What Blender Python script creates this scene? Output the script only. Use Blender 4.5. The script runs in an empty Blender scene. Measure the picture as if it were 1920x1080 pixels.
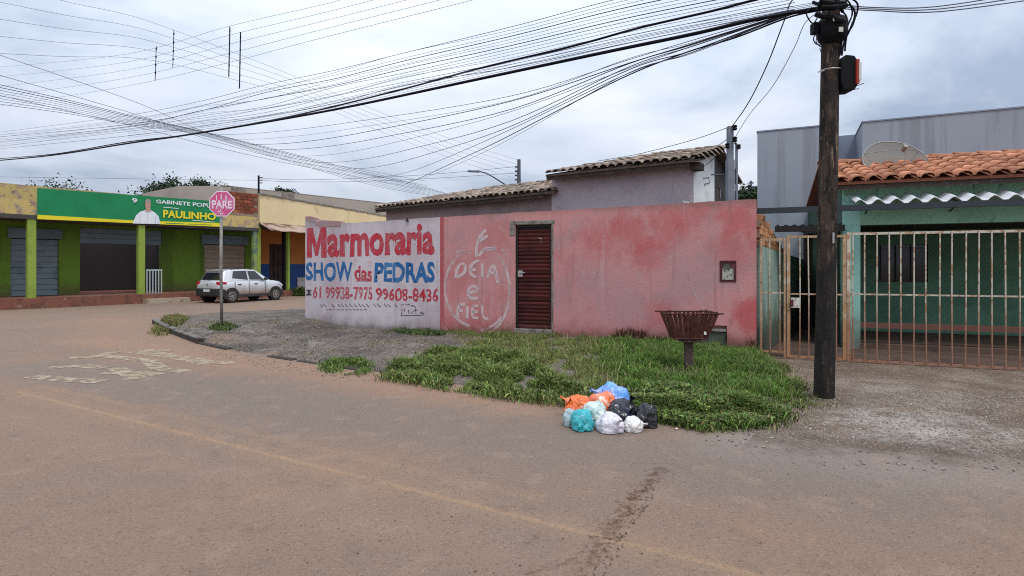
import bpy, bmesh, math, random
import numpy as np
from mathutils import Vector, Matrix, noise

random.seed(11)
RNG = np.random.default_rng(5)
sc = bpy.context.scene
COL = sc.collection
R = math.radians

# ------------------------------------------------------------------ camera, sky, sun, exposure
F, CX, HZ, EYE = 1080.0, 960.0, 500.0, 1.6          # focal length and horizon in photo pixels, eye height
cd = bpy.data.cameras.new("camera")
cam = bpy.data.objects.new("camera", cd)
COL.objects.link(cam)
cam.location = (0, 0, EYE)
cam.rotation_euler = (R(90), 0, 0)
cd.sensor_width = 36
cd.lens = 36 * F / 1920
cd.shift_y = -(540 - HZ) / 1920
cd.clip_start, cd.clip_end = 0.05, 2000
sc.camera = cam

SUN_EL, SUN_AZ = 62, 160                             # degrees; azimuth clockwise from +Y
world = bpy.data.worlds.new("World")
sc.world = world
world.use_nodes = True
wn, wl = world.node_tree.nodes, world.node_tree.links
wn.clear()
def wmath(op, a, b=None, clamp=False):
    n = wn.new("ShaderNodeMath"); n.operation = op; n.use_clamp = clamp
    for i, v in enumerate((a, b)):
        if v is None: continue
        if isinstance(v, (int, float)): n.inputs[i].default_value = v
        else: wl.new(v, n.inputs[i])
    return n.outputs[0]
sky = wn.new("ShaderNodeTexSky")
sky.sky_type = "NISHITA"
sky.sun_disc = False
sky.sun_elevation = R(SUN_EL)
sky.sun_rotation = R(SUN_AZ)
tc = wn.new("ShaderNodeTexCoord")
sep = wn.new("ShaderNodeSeparateXYZ")
wl.new(tc.outputs["Generated"], sep.inputs[0])
zc = wmath("MAXIMUM", sep.outputs[2], 0.0)
den = wmath("ADD", zc, 0.16)
com = wn.new("ShaderNodeCombineXYZ")
wl.new(wmath("DIVIDE", sep.outputs[0], den), com.inputs[0])
wl.new(wmath("DIVIDE", sep.outputs[1], den), com.inputs[1])
com.inputs[2].default_value = 3.7
nz = wn.new("ShaderNodeTexNoise")
nz.inputs["Scale"].default_value = 0.75
nz.inputs["Detail"].default_value = 7
nz.inputs["Roughness"].default_value = 0.56
nz.inputs["Distortion"].default_value = 0.35
wl.new(com.outputs[0], nz.inputs["Vector"])
cr = wn.new("ShaderNodeValToRGB")
el = cr.color_ramp.elements
el[0].position, el[0].color = 0.35, (3.5, 4.2, 5.5, 1)
el[1].position, el[1].color = 0.64, (8.0, 8.4, 9.3, 1)
e = el.new(0.48); e.color = (6.0, 6.65, 7.8, 1)
wl.new(nz.outputs["Fac"], cr.inputs[0])
mx = wn.new("ShaderNodeMix"); mx.data_type = "RGBA"
mx.inputs[0].default_value = 0.9
wl.new(sky.outputs[0], mx.inputs[6])
wl.new(cr.outputs[0], mx.inputs[7])
gain = wmath("ADD", wmath("MULTIPLY", zc, 1.55), 0.82)   # overcast sky: brighter towards the zenith
vm = wn.new("ShaderNodeVectorMath"); vm.operation = "SCALE"
wl.new(mx.outputs[2], vm.inputs[0]); wl.new(gain, vm.inputs["Scale"])
bg = wn.new("ShaderNodeBackground")
bg.inputs["Strength"].default_value = 0.105
wl.new(vm.outputs[0], bg.inputs["Color"])
wo = wn.new("ShaderNodeOutputWorld")
wl.new(bg.outputs[0], wo.inputs["Surface"])

sd = bpy.data.lights.new("sun", "SUN")
sun = bpy.data.objects.new("sun", sd)
COL.objects.link(sun)
sd.energy = 1.5
sd.angle = R(12)
sd.color = (1.0, 0.965, 0.91)
sun.rotation_euler = (R(90 - SUN_EL), 0, R(180 - SUN_AZ))
sun.location = (-8, -10, 25)

sc.cycles.pixel_filter_type = "BLACKMAN_HARRIS"
sc.cycles.filter_width = 1.05
sc.cycles.use_denoising = False
sc.view_settings.view_transform = "Standard"
sc.view_settings.look = "None"
sc.view_settings.exposure = 0.0
sc.view_settings.gamma = 1.0
sc.view_settings.use_curve_mapping = False

# ------------------------------------------------------------------ helpers
def C(r, g, b):
    f = lambda v: (v / 255 / 12.92) if v / 255 <= 0.04045 else ((v / 255 + 0.055) / 1.055) ** 2.4
    return (f(r), f(g), f(b))

MATS = {}
def mat(name, base, layers=(), rough=0.85, bump=0.0, bscale=60, metal=0.0, spec=0.3, rand=0.0,
        worn=None, fade=None, coord="world", attr=None, trans=0.0, alpha=None, coat=0.0):
    """Layered procedural paint. Layers: ('n', color, scale, lo, hi, amount[, stretch]) noise patches;
    ('b', color, centre, radius, amount) a stain; ('z', color, z_full, z_none, amount) tone by height: splash dirt, painted shade on the kerb;
    ('s', color, a, b, r_full, r_none, amount, warp) a streak along a segment."""
    m = bpy.data.materials.new(name)
    MATS[name] = m
    m.use_nodes = True
    n, l = m.node_tree.nodes, m.node_tree.links
    bs = n["Principled BSDF"]
    bs.inputs["Roughness"].default_value = rough
    bs.inputs["Metallic"].default_value = metal
    bs.inputs["Specular IOR Level"].default_value = spec
    bs.inputs["Coat Weight"].default_value = coat
    if trans:
        bs.inputs["Transmission Weight"].default_value = trans
    if coord == "world":
        P = n.new("ShaderNodeNewGeometry").outputs["Position"]
    else:
        P = n.new("ShaderNodeTexCoord").outputs["Object"]
    def mth(op, a, b=None, clamp=False):
        k = n.new("ShaderNodeMath"); k.operation = op; k.use_clamp = clamp
        for i, v in enumerate((a, b)):
            if v is None: continue
            if isinstance(v, (int, float)): k.inputs[i].default_value = v
            else: l.new(v, k.inputs[i])
        return k.outputs[0]
    def vec(op, a, b=None, out=0):
        k = n.new("ShaderNodeVectorMath"); k.operation = op
        for i, v in enumerate((a, b)):
            if v is None: continue
            if isinstance(v, (tuple, list, Vector)): k.inputs[i].default_value = tuple(v)
            else: l.new(v, k.inputs[i])
        return k.outputs["Value"] if op in ("DOT_PRODUCT", "LENGTH") else k.outputs[0]
    def rng(v, a, b, lo=0.0, hi=1.0):
        k = n.new("ShaderNodeMapRange"); k.interpolation_type = "SMOOTHSTEP"
        l.new(v, k.inputs[0])
        for i, q in enumerate((a, b, lo, hi)): k.inputs[i + 1].default_value = q
        return k.outputs[0]
    def nse(scale, detail=6, stretch=None, rough_=0.6):
        k = n.new("ShaderNodeTexNoise")
        k.inputs["Scale"].default_value = scale
        k.inputs["Detail"].default_value = detail
        k.inputs["Roughness"].default_value = rough_
        v = P
        if stretch: v = vec("MULTIPLY", P, stretch)
        l.new(v, k.inputs["Vector"])
        return k.outputs["Fac"]
    col = None
    if attr:
        a = n.new("ShaderNodeAttribute"); a.attribute_name = attr
        col = a.outputs["Color"]
    else:
        a = n.new("ShaderNodeRGB"); a.outputs[0].default_value = (*base, 1); col = a.outputs[0]
    def mix(c0, color, fac):
        k = n.new("ShaderNodeMix"); k.data_type = "RGBA"
        l.new(fac, k.inputs[0]); l.new(c0, k.inputs[6]); k.inputs[7].default_value = (*color, 1)
        return k.outputs[2]
    for L in layers:
        t = L[0]
        if t == "n":
            f = mth("MULTIPLY", rng(nse(L[2], 7, L[6] if len(L) > 6 else None), L[3], L[4]), L[5])
        elif t == "b":
            d = vec("LENGTH", vec("SUBTRACT", P, L[2]))
            w = mth("MULTIPLY", mth("SUBTRACT", nse(2.2, 7, (1, 1, 0.75), 0.68), 0.5), L[3] * 2.6)
            f = mth("MULTIPLY", rng(mth("ADD", d, w), L[3] * 0.15, L[3], 1, 0), L[4])
        elif t == "z":
            s = n.new("ShaderNodeSeparateXYZ"); l.new(P, s.inputs[0])
            w = mth("MULTIPLY", mth("SUBTRACT", nse(3.5, 6), 0.5), abs(L[3] - L[2]) * 1.2)
            f = mth("MULTIPLY", rng(mth("ADD", s.outputs[2], w), L[2], L[3], 1, 0) if L[3] > L[2]
                    else rng(mth("ADD", s.outputs[2], w), L[3], L[2], 0, 1), L[4])
        elif t == "s":
            a0, b0 = Vector(L[2]), Vector(L[3]); ba = b0 - a0
            pa = vec("SUBTRACT", P, a0)
            h = mth("DIVIDE", vec("DOT_PRODUCT", pa, ba), ba.length_squared, False)
            h = mth("MINIMUM", mth("MAXIMUM", h, 0.0), 1.0)
            sv = n.new("ShaderNodeVectorMath"); sv.operation = "SCALE"
            sv.inputs[0].default_value = tuple(ba); l.new(h, sv.inputs["Scale"])
            d = vec("LENGTH", vec("SUBTRACT", pa, sv.outputs[0]))
            w = mth("MULTIPLY", mth("SUBTRACT", nse(L[8] if len(L) > 8 else 5.0, 8, None, 0.7), 0.5), L[7])
            f = mth("MULTIPLY", rng(mth("ADD", d, w), L[4], L[5], 1, 0), L[6])
        col = mix(col, L[1], f)
    if rand:
        oi = n.new("ShaderNodeObjectInfo")
        hs = n.new("ShaderNodeHueSaturation")
        l.new(rng(oi.outputs["Random"], 0, 1, 1 - rand, 1 + rand), hs.inputs["Value"])
        l.new(col, hs.inputs["Color"])
        col = hs.outputs[0]
    l.new(col, bs.inputs["Base Color"])
    if bump:
        bn = n.new("ShaderNodeBump")
        bn.inputs["Strength"].default_value = bump
        bn.inputs["Distance"].default_value = 0.02
        l.new(nse(bscale, 8, None, 0.65), bn.inputs["Height"])
        l.new(bn.outputs[0], bs.inputs["Normal"])
    if worn:                                   # flaked paint: (scale, lo, hi, least)
        f = rng(nse(worn[0], 8, None, 0.7), worn[1], worn[2], worn[3], 1.0)
        if fade:                               # fades out across a line (point, normal, width)
            dd = vec("DOT_PRODUCT", vec("SUBTRACT", P, fade[0]), fade[1])
            dd = mth("ADD", dd, mth("MULTIPLY", mth("SUBTRACT", nse(2.2, 7, None, 0.7), 0.5), fade[2] * 1.6))
            f = mth("MULTIPLY", f, rng(dd, 0.0, fade[2]))
        l.new(f, bs.inputs["Alpha"])
    elif alpha is not None:
        bs.inputs["Alpha"].default_value = alpha
    return m

def wloc(o):
    v = Vector((0, 0, 0))
    while o is not None:
        v += o.location; o = o.parent
    return v

class MB:
    def __init__(s): s.v, s.f = [], []
    def add(s, vs, fs):
        b = len(s.v); s.v += [tuple(v) for v in vs]; s.f += [tuple(i + b for i in f) for f in fs]; return s
    def quad(s, a, b, c, d): return s.add((a, b, c, d), ((0, 1, 2, 3),))
    def obox(s, o, ax, ay, az):
        """box from corner o along three edge vectors"""
        o, ax, ay, az = map(Vector, (o, ax, ay, az))
        vs = [o, o + ax, o + ax + ay, o + ay]; vs += [v + az for v in vs]
        return s.add(vs, ((0, 3, 2, 1), (4, 5, 6, 7), (0, 1, 5, 4), (1, 2, 6, 5), (2, 3, 7, 6), (3, 0, 4, 7)))
    def box(s, x0, x1, y0, y1, z0, z1): return s.obox((x0, y0, z0), (x1 - x0, 0, 0), (0, y1 - y0, 0), (0, 0, z1 - z0))
    def tube(s, pts, r, n=6, cap=True):
        pts = [Vector(p) for p in pts]; b = len(s.v); m = len(pts)
        for i, p in enumerate(pts):
            d = (pts[min(i + 1, m - 1)] - pts[max(i - 1, 0)])
            d = d.normalized() if d.length > 1e-9 else Vector((0, 0, 1))
            up = Vector((0, 0, 1)) if abs(d.z) < 0.95 else Vector((1, 0, 0))
            a = d.cross(up).normalized(); c = d.cross(a)
            rr = r[i] if isinstance(r, (list, tuple)) else r
            for k in range(n):
                t = 2 * math.pi * k / n
                s.v.append(tuple(p + a * (rr * math.cos(t)) + c * (rr * math.sin(t))))
        for i in range(m - 1):
            for k in range(n):
                k2 = (k + 1) % n
                s.f.append((b + i * n + k, b + i * n + k2, b + (i + 1) * n + k2, b + (i + 1) * n + k))
        if cap:
            s.f.append(tuple(b + k for k in range(n)))
            s.f.append(tuple(b + (m - 1) * n + n - 1 - k for k in range(n)))
        return s
    def mesh(s, name):
        me = bpy.data.meshes.new(name); me.from_pydata(s.v, [], s.f); me.update(); return me
    def build(s, name, material, parent=None, world=True, smooth=False, bevel=0.0):
        if world and parent is not None:
            o = wloc(parent); s.v = [(v[0] - o.x, v[1] - o.y, v[2] - o.z) for v in s.v]
        me = s.mesh(name)
        bm = bmesh.new(); bm.from_mesh(me); bmesh.ops.recalc_face_normals(bm, faces=bm.faces); bm.to_mesh(me); bm.free()
        me.materials.append(material)
        if smooth:
            for p in me.polygons: p.use_smooth = True
        ob = bpy.data.objects.new(name, me); COL.objects.link(ob); ob.parent = parent
        if bevel:
            bv = ob.modifiers.new("bevel", "BEVEL"); bv.width = bevel; bv.segments = 2; bv.limit_method = "ANGLE"
        return ob

def tag(o, label=None, cat=None, group=None, kind=None):
    if label: o["label"] = label
    if cat: o["category"] = cat
    if group: o["group"] = group
    if kind: o["kind"] = kind
    return o
def thing(name, label, cat, loc=(0, 0, 0), group=None, rz=0.0):
    o = bpy.data.objects.new(name, None); COL.objects.link(o)
    o.location = loc; o.rotation_euler = (0, 0, rz); o.empty_display_size = 0.2
    return tag(o, label, cat, group)
def inst(name, me, M, parent):
    o = bpy.data.objects.new(name, me); COL.objects.link(o); o.parent = parent
    loc, rot, scl = M.decompose()
    o.location = loc - (wloc(parent) if parent else Vector()); o.rotation_mode = "QUATERNION"
    o.rotation_quaternion = rot; o.scale = scl
    return o
def frame(origin, ex, ez):
    ex = Vector(ex).normalized(); ez = Vector(ez).normalized(); ey = ez.cross(ex).normalized(); ez = ex.cross(ey)
    M = Matrix((ex, ey, ez)).transposed().to_4x4(); M.translation = Vector(origin); return M

def at(px, py, d): return Vector(((px - CX) / F * d, d, EYE - (py - HZ) / F * d))
def zpx(py, d): return EYE - (py - HZ) / F * d
def gnd(px, py, z=0.0):
    d = (EYE - z) * F / (py - HZ); return Vector(((px - CX) / F * d, d, z))

class Line:
    """A vertical surface standing on a plan polyline, points from left to right."""
    def __init__(s, *pts):
        s.p = [Vector((p[0], p[1])) for p in pts]; s.u = [0.0]
        for a, b in zip(s.p, s.p[1:]): s.u.append(s.u[-1] + (b - a).length)
        s.e = [(b - a).normalized() for a, b in zip(s.p, s.p[1:])]
        s.n = [Vector((e.y, -e.x)) for e in s.e]
    def xy(s, u, off=0.0):
        i = 0
        while i < len(s.e) - 1 and u > s.u[i + 1] + 1e-6: i += 1
        nn = s.n[i]
        if i < len(s.e) - 1 and abs(u - s.u[i + 1]) < 1e-5:
            nn = (s.n[i] + s.n[i + 1]); nn = nn / max(nn.dot(s.n[i]), 1e-6)
        return s.p[i] + s.e[i] * (u - s.u[i]) + nn * off
    def pt(s, u, z, off=0.0):
        q = s.xy(u, off); return Vector((q.x, q.y, z))
    def hit(s, px):
        k = (px - CX) / F; best = None
        for i, e in enumerate(s.e):
            a = s.p[i]; dn = e.x - k * e.y
            if abs(dn) < 1e-9: continue
            t = (k * a.y - a.x) / dn
            L = s.u[i + 1] - s.u[i]
            lo = -1e9 if i == 0 else -1e-6; hi = 1e9 if i == len(s.e) - 1 else L + 1e-6
            if lo <= t <= hi:
                d = a.y + e.y * t
                if d > 0.5 and (best is None or d < best[1]): best = (s.u[i] + t, d)
        return best
    def on(s, px, py, off=0.0):
        u, d = s.hit(px); return s.pt(u, zpx(py, d), off)
    def par(s, off):
        return Line(*[tuple(s.p[i] + (s.n[min(i, len(s.n) - 1)]) * off) for i in range(len(s.p))])

def wall(mb, W, u0, u1, zb, zt, th, holes=(), step=1.0):
    """upright wall on the line W, with holes (u0,u1,z0,z1,reveal depth, closed back?)"""
    top = zt if callable(zt) else (lambda u: zt)
    us = {u0, u1} | {u for u in W.u if u0 < u < u1}
    for h in holes: us |= {h[0], h[1]}
    k = u0
    while k < u1: us.add(k); k += step
    us = sorted(us); us = [u for i, u in enumerate(us) if i == 0 or u - us[i - 1] > 1e-4]
    zs = sorted({zb} | {h[2] for h in holes} | {h[3] for h in holes})
    for a, b in zip(us, us[1:]):
        for j, z0 in enumerate(zs):
            last = j == len(zs) - 1
            za, zb_ = (top(a), top(b)) if last else (zs[j + 1],) * 2
            if any(h[0] - 1e-4 <= a and b <= h[1] + 1e-4 and h[2] - 1e-4 <= z0 and not last and zs[j + 1] <= h[3] + 1e-4 for h in holes): continue
            mb.quad(W.pt(a, z0), W.pt(b, z0), W.pt(b, zb_), W.pt(a, za))
        op = [h for h in holes if not h[5] and h[0] - 1e-4 <= a and b <= h[1] + 1e-4]
        for z0, za, zb_ in ([(zb, op[0][2], op[0][2]), (op[0][3], top(a), top(b))] if op else [(zb, top(a), top(b))]):
            mb.quad(W.pt(a, z0, -th), W.pt(b, z0, -th), W.pt(b, zb_, -th), W.pt(a, za, -th))
        mb.quad(W.pt(a, top(a)), W.pt(b, top(b)), W.pt(b, top(b), -th), W.pt(a, top(a), -th))
    for u in (u0, u1): mb.quad(W.pt(u, zb), W.pt(u, top(u)), W.pt(u, top(u), -th), W.pt(u, zb, -th))
    for (a, b, z0, z1, dep, closed) in holes:
        mb.quad(W.pt(a, z0), W.pt(a, z1), W.pt(a, z1, -dep), W.pt(a, z0, -dep))
        mb.quad(W.pt(b, z0), W.pt(b, z1), W.pt(b, z1, -dep), W.pt(b, z0, -dep))
        mb.quad(W.pt(a, z1), W.pt(b, z1), W.pt(b, z1, -dep), W.pt(a, z1, -dep))
        mb.quad(W.pt(a, z0), W.pt(b, z0), W.pt(b, z0, -dep), W.pt(a, z0, -dep))
        if closed: mb.quad(W.pt(a, z0, -dep), W.pt(b, z0, -dep), W.pt(b, z1, -dep), W.pt(a, z1, -dep))
    return mb

def wbox(mb, W, u0, u1, z0, z1, o0, o1):
    """box on a wall line between offsets o0 and o1 (straight piece)"""
    a = W.pt(u0, z0, o0); b = W.pt(u1, z0, o0); c = W.pt(u0, z0, o1)
    return mb.obox(a, b - a, c - a, (0, 0, z1 - z0))

def text_bm(body, bold=0.0):
    cu = bpy.data.curves.new("lettering", "FONT"); cu.body = body; cu.offset = bold; cu.resolution_u = 3
    ob = bpy.data.objects.new("lettering", cu); COL.objects.link(ob)
    me = ob.to_mesh(); bm = bmesh.new(); bm.from_mesh(me)
    ob.to_mesh_clear(); bpy.data.objects.remove(ob); bpy.data.curves.remove(cu)
    xs = [v.co.x for v in bm.verts]; ys = [v.co.y for v in bm.verts]
    x0, x1, y0, y1 = min(xs), max(xs), min(ys), max(ys)
    for v in bm.verts: v.co = ((v.co.x - x0) / (x1 - x0), (v.co.y - y0) / (y1 - y0), 0)
    return bm
def lettering(name, body, box, W, material, parent, off=0.004, bold=0.02, cuts=0, jit=0.0):
    """text filling a four-sided area of a wall: box = (x0, base0, top0, x1, base1, top1)"""
    bm = text_bm(body, bold)
    for k in range(1, cuts):
        bmesh.ops.bisect_plane(bm, geom=bm.verts[:] + bm.edges[:] + bm.faces[:], plane_co=(k / cuts, 0, 0), plane_no=(1, 0, 0))
    x0, b0, t0, x1, b1, t1 = box; o = wloc(parent)
    for q in W.p[1:-1]:
        sb_ = (CX + F * q.x / q.y - x0) / (x1 - x0)
        if 0 < sb_ < 1: bmesh.ops.bisect_plane(bm, geom=bm.verts[:] + bm.edges[:] + bm.faces[:], plane_co=(sb_, 0, 0), plane_no=(1, 0, 0))
    for v in bm.verts:
        s, t = v.co.x, v.co.y
        py = (b0 + (b1 - b0) * s) * (1 - t) + (t0 + (t1 - t0) * s) * t
        px = x0 + (x1 - x0) * s
        if jit: px += jit * noise.noise((px * .09, py * .09, 1.7)) + jit * .5 * noise.noise((px * .3, py * .3, 5.0)); py += jit * noise.noise((px * .08, py * .08, 8.1)) + jit * .5 * noise.noise((px * .3, py * .3, 2.0))
        v.co = W.on(px, py, off) - o
    me = bpy.data.meshes.new(name); bm.to_mesh(me); bm.free(); me.materials.append(material)
    ob = bpy.data.objects.new(name, me); COL.objects.link(ob); ob.parent = parent
    return ob
def strokes(name, lines, W, width, material, parent, off=0.004):
    """brush strokes on a wall; points in the photo's pixels mapped onto the surface"""
    mb = MB()
    for pts in lines:
        q = []
        for i in range(len(pts) - 1):
            a, b = Vector(pts[i]), Vector(pts[i + 1])
            n_ = max(1, int((b - a).length / (4 if width > 3 else 8)))
            q += [a.lerp(b, k / n_) for k in range(n_)]
        q.append(Vector(pts[-1]))
        for _ in range(2): q = [q[0]] + [(q[i - 1] + q[i] * 2 + q[i + 1]) / 4 for i in range(1, len(q) - 1)] + [q[-1]]
        rows = []
        for i, p in enumerate(q):
            d = (q[min(i + 1, len(q) - 1)] - q[max(i - 1, 0)]).normalized(); nrm = Vector((-d.y, d.x))
            w = width * (0.8 + 0.4 * noise.noise((p.x * 0.13, p.y * 0.13, 1.0)))
            rows.append((W.on(*(p + nrm * w / 2), off), W.on(*(p - nrm * w / 2), off)))
        for (a, b), (c, d) in zip(rows, rows[1:]): mb.quad(a, b, d, c)
    return mb.build(name, material, parent)

def arc(cx, cy, rx, ry, a0, a1, n=14):
    return [(cx + rx * math.cos(R(a0 + (a1 - a0) * i / n)), cy + ry * math.sin(R(a0 + (a1 - a0) * i / n))) for i in range(n + 1)]

def lathe_z(mb, cx, cy, prof, n=16):
    b = len(mb.v)
    for (r, z) in prof:
        for k in range(n):
            t = 2 * math.pi * k / n; mb.v.append((cx + r * math.cos(t), cy + r * math.sin(t), z))
    for i in range(len(prof) - 1):
        for k in range(n):
            k2 = (k + 1) % n; mb.f.append((b + i * n + k, b + i * n + k2, b + (i + 1) * n + k2, b + (i + 1) * n + k))
    mb.f.append(tuple(b + k for k in range(n))); mb.f.append(tuple(b + (len(prof) - 1) * n + k for k in range(n)))
    return mb

def numpy_mesh(name, verts, faces_flat, loop_tot, material, colors=None, smooth=False):
    me = bpy.data.meshes.new(name)
    me.vertices.add(len(verts)); me.vertices.foreach_set("co", np.asarray(verts, np.float32).ravel())
    me.loops.add(len(faces_flat)); me.loops.foreach_set("vertex_index", np.asarray(faces_flat, np.int32))
    me.polygons.add(len(loop_tot))
    st = np.concatenate(([0], np.cumsum(loop_tot)[:-1])).astype(np.int32)
    me.polygons.foreach_set("loop_start", st)
    me.update(calc_edges=True)
    if colors is not None:
        at_ = me.color_attributes.new("tint", "FLOAT_COLOR", "POINT")
        c4 = np.ones((len(verts), 4), np.float32); c4[:, :3] = colors
        at_.data.foreach_set("color", c4.ravel())
    if smooth: me.polygons.foreach_set("use_smooth", np.ones(len(loop_tot), bool))
    me.materials.append(material)
    return me

def blades(name, base, h, w, lean, cols, material):
    """leaf blades: base (N,3), height, width, lean (N), colours (N,3)"""
    N = len(base); a = RNG.uniform(0, 2 * np.pi, N); b = RNG.uniform(0, 2 * np.pi, N)
    side = np.stack([np.cos(a), np.sin(a), np.zeros(N)], 1) * (w / 2)[:, None]
    ld = np.stack([np.cos(b), np.sin(b), np.zeros(N)], 1) * (lean * h)[:, None]
    up = np.zeros((N, 3)); up[:, 2] = h
    V = np.stack([base - side * 0.7, base + side * 0.7, base + up * 0.6 + ld * 0.35 + side, base + up * 0.6 + ld * 0.35 - side,
                  base + up * (1 - 0.25 * np.clip(lean, 0, 1.5))[:, None] + ld], 1)
    idx = np.arange(N)[:, None] * 5
    fl = np.concatenate([idx + np.array([[0, 1, 2, 3]]), idx + np.array([[3, 2, 4]])], 1).ravel()
    lt = np.tile([4, 3], N)
    cc = np.repeat(cols[:, None, :], 5, 1); cc[:, :2] *= 0.85
    me = numpy_mesh(name, V.reshape(-1, 3), fl, lt, material, cc.reshape(-1, 3))
    o = bpy.data.objects.new(name, me); COL.objects.link(o)
    return o

# ------------------------------------------------------------------ plan of the place
P0, P2, P3 = Vector((4.33, 10.2)), Vector((-3.68, 13.24)), Vector((-5.24, 14.6))
WALL = Line(P3, P2, P0)
PERP = Vector((0.545, 0.839))                         # back along the side boundary
KERB = [(-10.35, 17.3), (-10.15, 16.4), (-8.3, 14.05), (-6.45, 11.95), (-5.0, 10.75), (-3.66, 9.87), (-2.11, 8.77), (-0.8, 7.85), (0.33, 7.14),
        (0.8, 6.75), (1.45, 6.15), (1.97, 5.85), (2.55, 5.95), (3.15, 6.5), (3.65, 7.4), (4.15, 8.7), (4.42, 9.9), (4.6, 10.6),
        (6.6, 13.6), (13, 24), (4, 30), (-0.5, 31), (-7.0, 20.5), (-9.4, 18.9)]
KP = np.array(KERB)
def inside_dist(xy):
    """signed distance to the verge's outline, positive inside"""
    xy = np.atleast_2d(xy); A = KP; B = np.roll(KP, -1, 0)
    d = np.full(len(xy), 1e9); ins = np.zeros(len(xy), bool)
    for a, b in zip(A, B):
        ba = b - a; pa = xy - a
        t = np.clip((pa @ ba) / (ba @ ba), 0, 1)
        d = np.minimum(d, np.linalg.norm(pa - t[:, None] * ba, axis=1))
        c = ((a[1] > xy[:, 1]) != (b[1] > xy[:, 1]))
        with np.errstate(divide="ignore", invalid="ignore"):
            xi = (b[0] - a[0]) * (xy[:, 1] - a[1]) / (b[1] - a[1] if b[1] != a[1] else 1e-9) + a[0]
        ins ^= c & (xy[:, 0] < xi)
    return np.where(ins, d, -d)
def sst(a, b, x):
    t = np.clip((x - a) / (b - a), 0, 1); return t * t * (3 - 2 * t)
def vnoise(x, y, s, seed=0.0):
    return np.array([noise.noise((a * s, b * s, seed)) for a, b in zip(x, y)])
def verge_z(xy, rough=True):
    xy = np.atleast_2d(np.asarray(xy, float)); s = inside_dist(xy); x = xy[:, 0]
    e_ = 0.13 - 0.09 * sst(-6.6, -5.2, x) + 0.05 * sst(-2.5, -0.5, x)
    z = e_ * sst(0.0, 0.22, s) + (0.2 - e_) * sst(0.1, 2.4, s)
    z += 0.10 * np.exp(-((x - P3.x) ** 2 + (xy[:, 1] - P3.y) ** 2) / 1.6) * sst(0, 0.6, s)
    if rough: z += vnoise(x, xy[:, 1], 1.7) * 0.02 * sst(0, 0.5, s) + vnoise(x, xy[:, 1], 6.0, 4.0) * 0.008 * sst(0, 0.3, s)
    return np.where(s > 0, z, np.maximum(-0.12, s * 0.5))

# ------------------------------------------------------------------ materials
m_road = mat("asphalt", (0.268, 0.182, 0.130), [
    ("n", (0.224, 0.168, 0.132), 0.45, 0.40, 0.62, 0.8),
    ("n", (0.301, 0.186, 0.124), 0.9, 0.52, 0.70, 0.7),
    ("s", (0.208, 0.165, 0.134), (-7.5, 9.2, 0), (2.6, 4.1, 0), 0.3, 1.1, 0.7, 1.3, 1.2),
    ("s", (0.328, 0.202, 0.134), (-9.2, 12.6, 0), (0.2, 6.75, 0), 0.1, 0.8, 0.75, 1.0, 1.4),
    ("s", (0.311, 0.198, 0.134), (-12, 17, 0), (-6.6, 11.3, 0), 0.3, 1.8, 0.6, 0.8, 1.0),
    ("s", (0.405, 0.260, 0.157), (-6.3, 7.35, 0), (1.9, 2.62, 0), -0.005, 0.05, 0.85, 0.10, 6.0),
    ("s", (0.328, 0.208, 0.134), (-6.3, 7.35, 0), (1.9, 2.62, 0), 0.02, 0.30, 0.45, 0.7, 2.0),
    ("s", (0.339, 0.217, 0.138), (-6.3, 7.72, 0), (0.2, 3.98, 0), 0.0, 0.12, 0.4, 0.30, 3.0),
    ("s", (0.273, 0.233, 0.199), (2.4, 5.35, 0), (9, 2.0, 0), 0.2, 1.2, 0.6, 1.0, 1.6),
    ("n", (0.350, 0.244, 0.177), 3.2, 0.54, 0.66, 0.35), ("n", (0.186, 0.135, 0.105), 4.1, 0.55, 0.68, 0.45),
    ("s", (0.115, 0.060, 0.036), (1.18, 4.55, 0), (0.86, 4.02, 0), -0.05, 0.08, 0.85, 0.75, 15.0),
    ("s", (0.108, 0.058, 0.035), (0.84, 3.98, 0), (0.36, 3.02, 0), -0.04, 0.07, 0.9, 0.60, 16.0),
    ("s", (0.109, 0.060, 0.037), (0.32, 3.12, 0), (0.06, 3.0, 0), -0.04, 0.05, 0.8, 0.45, 16.0),
    ("s", (0.126, 0.074, 0.050), (0.95, 4.68, 0), (1.38, 4.66, 0), -0.10, 0.03, 0.75, 0.60, 15.0),
    ("s", (0.115, 0.072, 0.050), (0.16, 3.42, 0), (0.05, 3.3, 0), -0.05, 0.03, 0.75, 0.26, 16.0),
    ("s", (0.077, 0.050, 0.037), (0.62, 3.36, 0), (0.96, 3.95, 0), -0.012, 0.008, 0.85, 0.14, 9.0),
    ("s", (0.077, 0.050, 0.037), (0.96, 3.95, 0), (1.02, 4.15, 0), -0.012, 0.008, 0.8, 0.14, 9.0),
    ("s", (0.309, 0.206, 0.148), (-8, 7.6, 0), (0.5, 2.9, 0), 0.0, 0.35, 0.35, 0.8, 1.5),
    ("n", (0.104, 0.070, 0.052), 34, 0.55, 0.66, 0.5),
    ("n", (0.503, 0.358, 0.259), 44, 0.57, 0.69, 0.45),
    ("n", (0.098, 0.067, 0.051), 75, 0.54, 0.66, 0.5),
    ("n", (0.109, 0.076, 0.057), 15, 0.63, 0.72, 0.4),
], rough=0.9, bump=1.0, bscale=42, spec=0.2)
m_earth = mat("earth", (0.16, 0.095, 0.06), [("n", (0.10, 0.10, 0.05), 0.2, 0.45, 0.6, 0.7)], bump=0.3)
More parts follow.
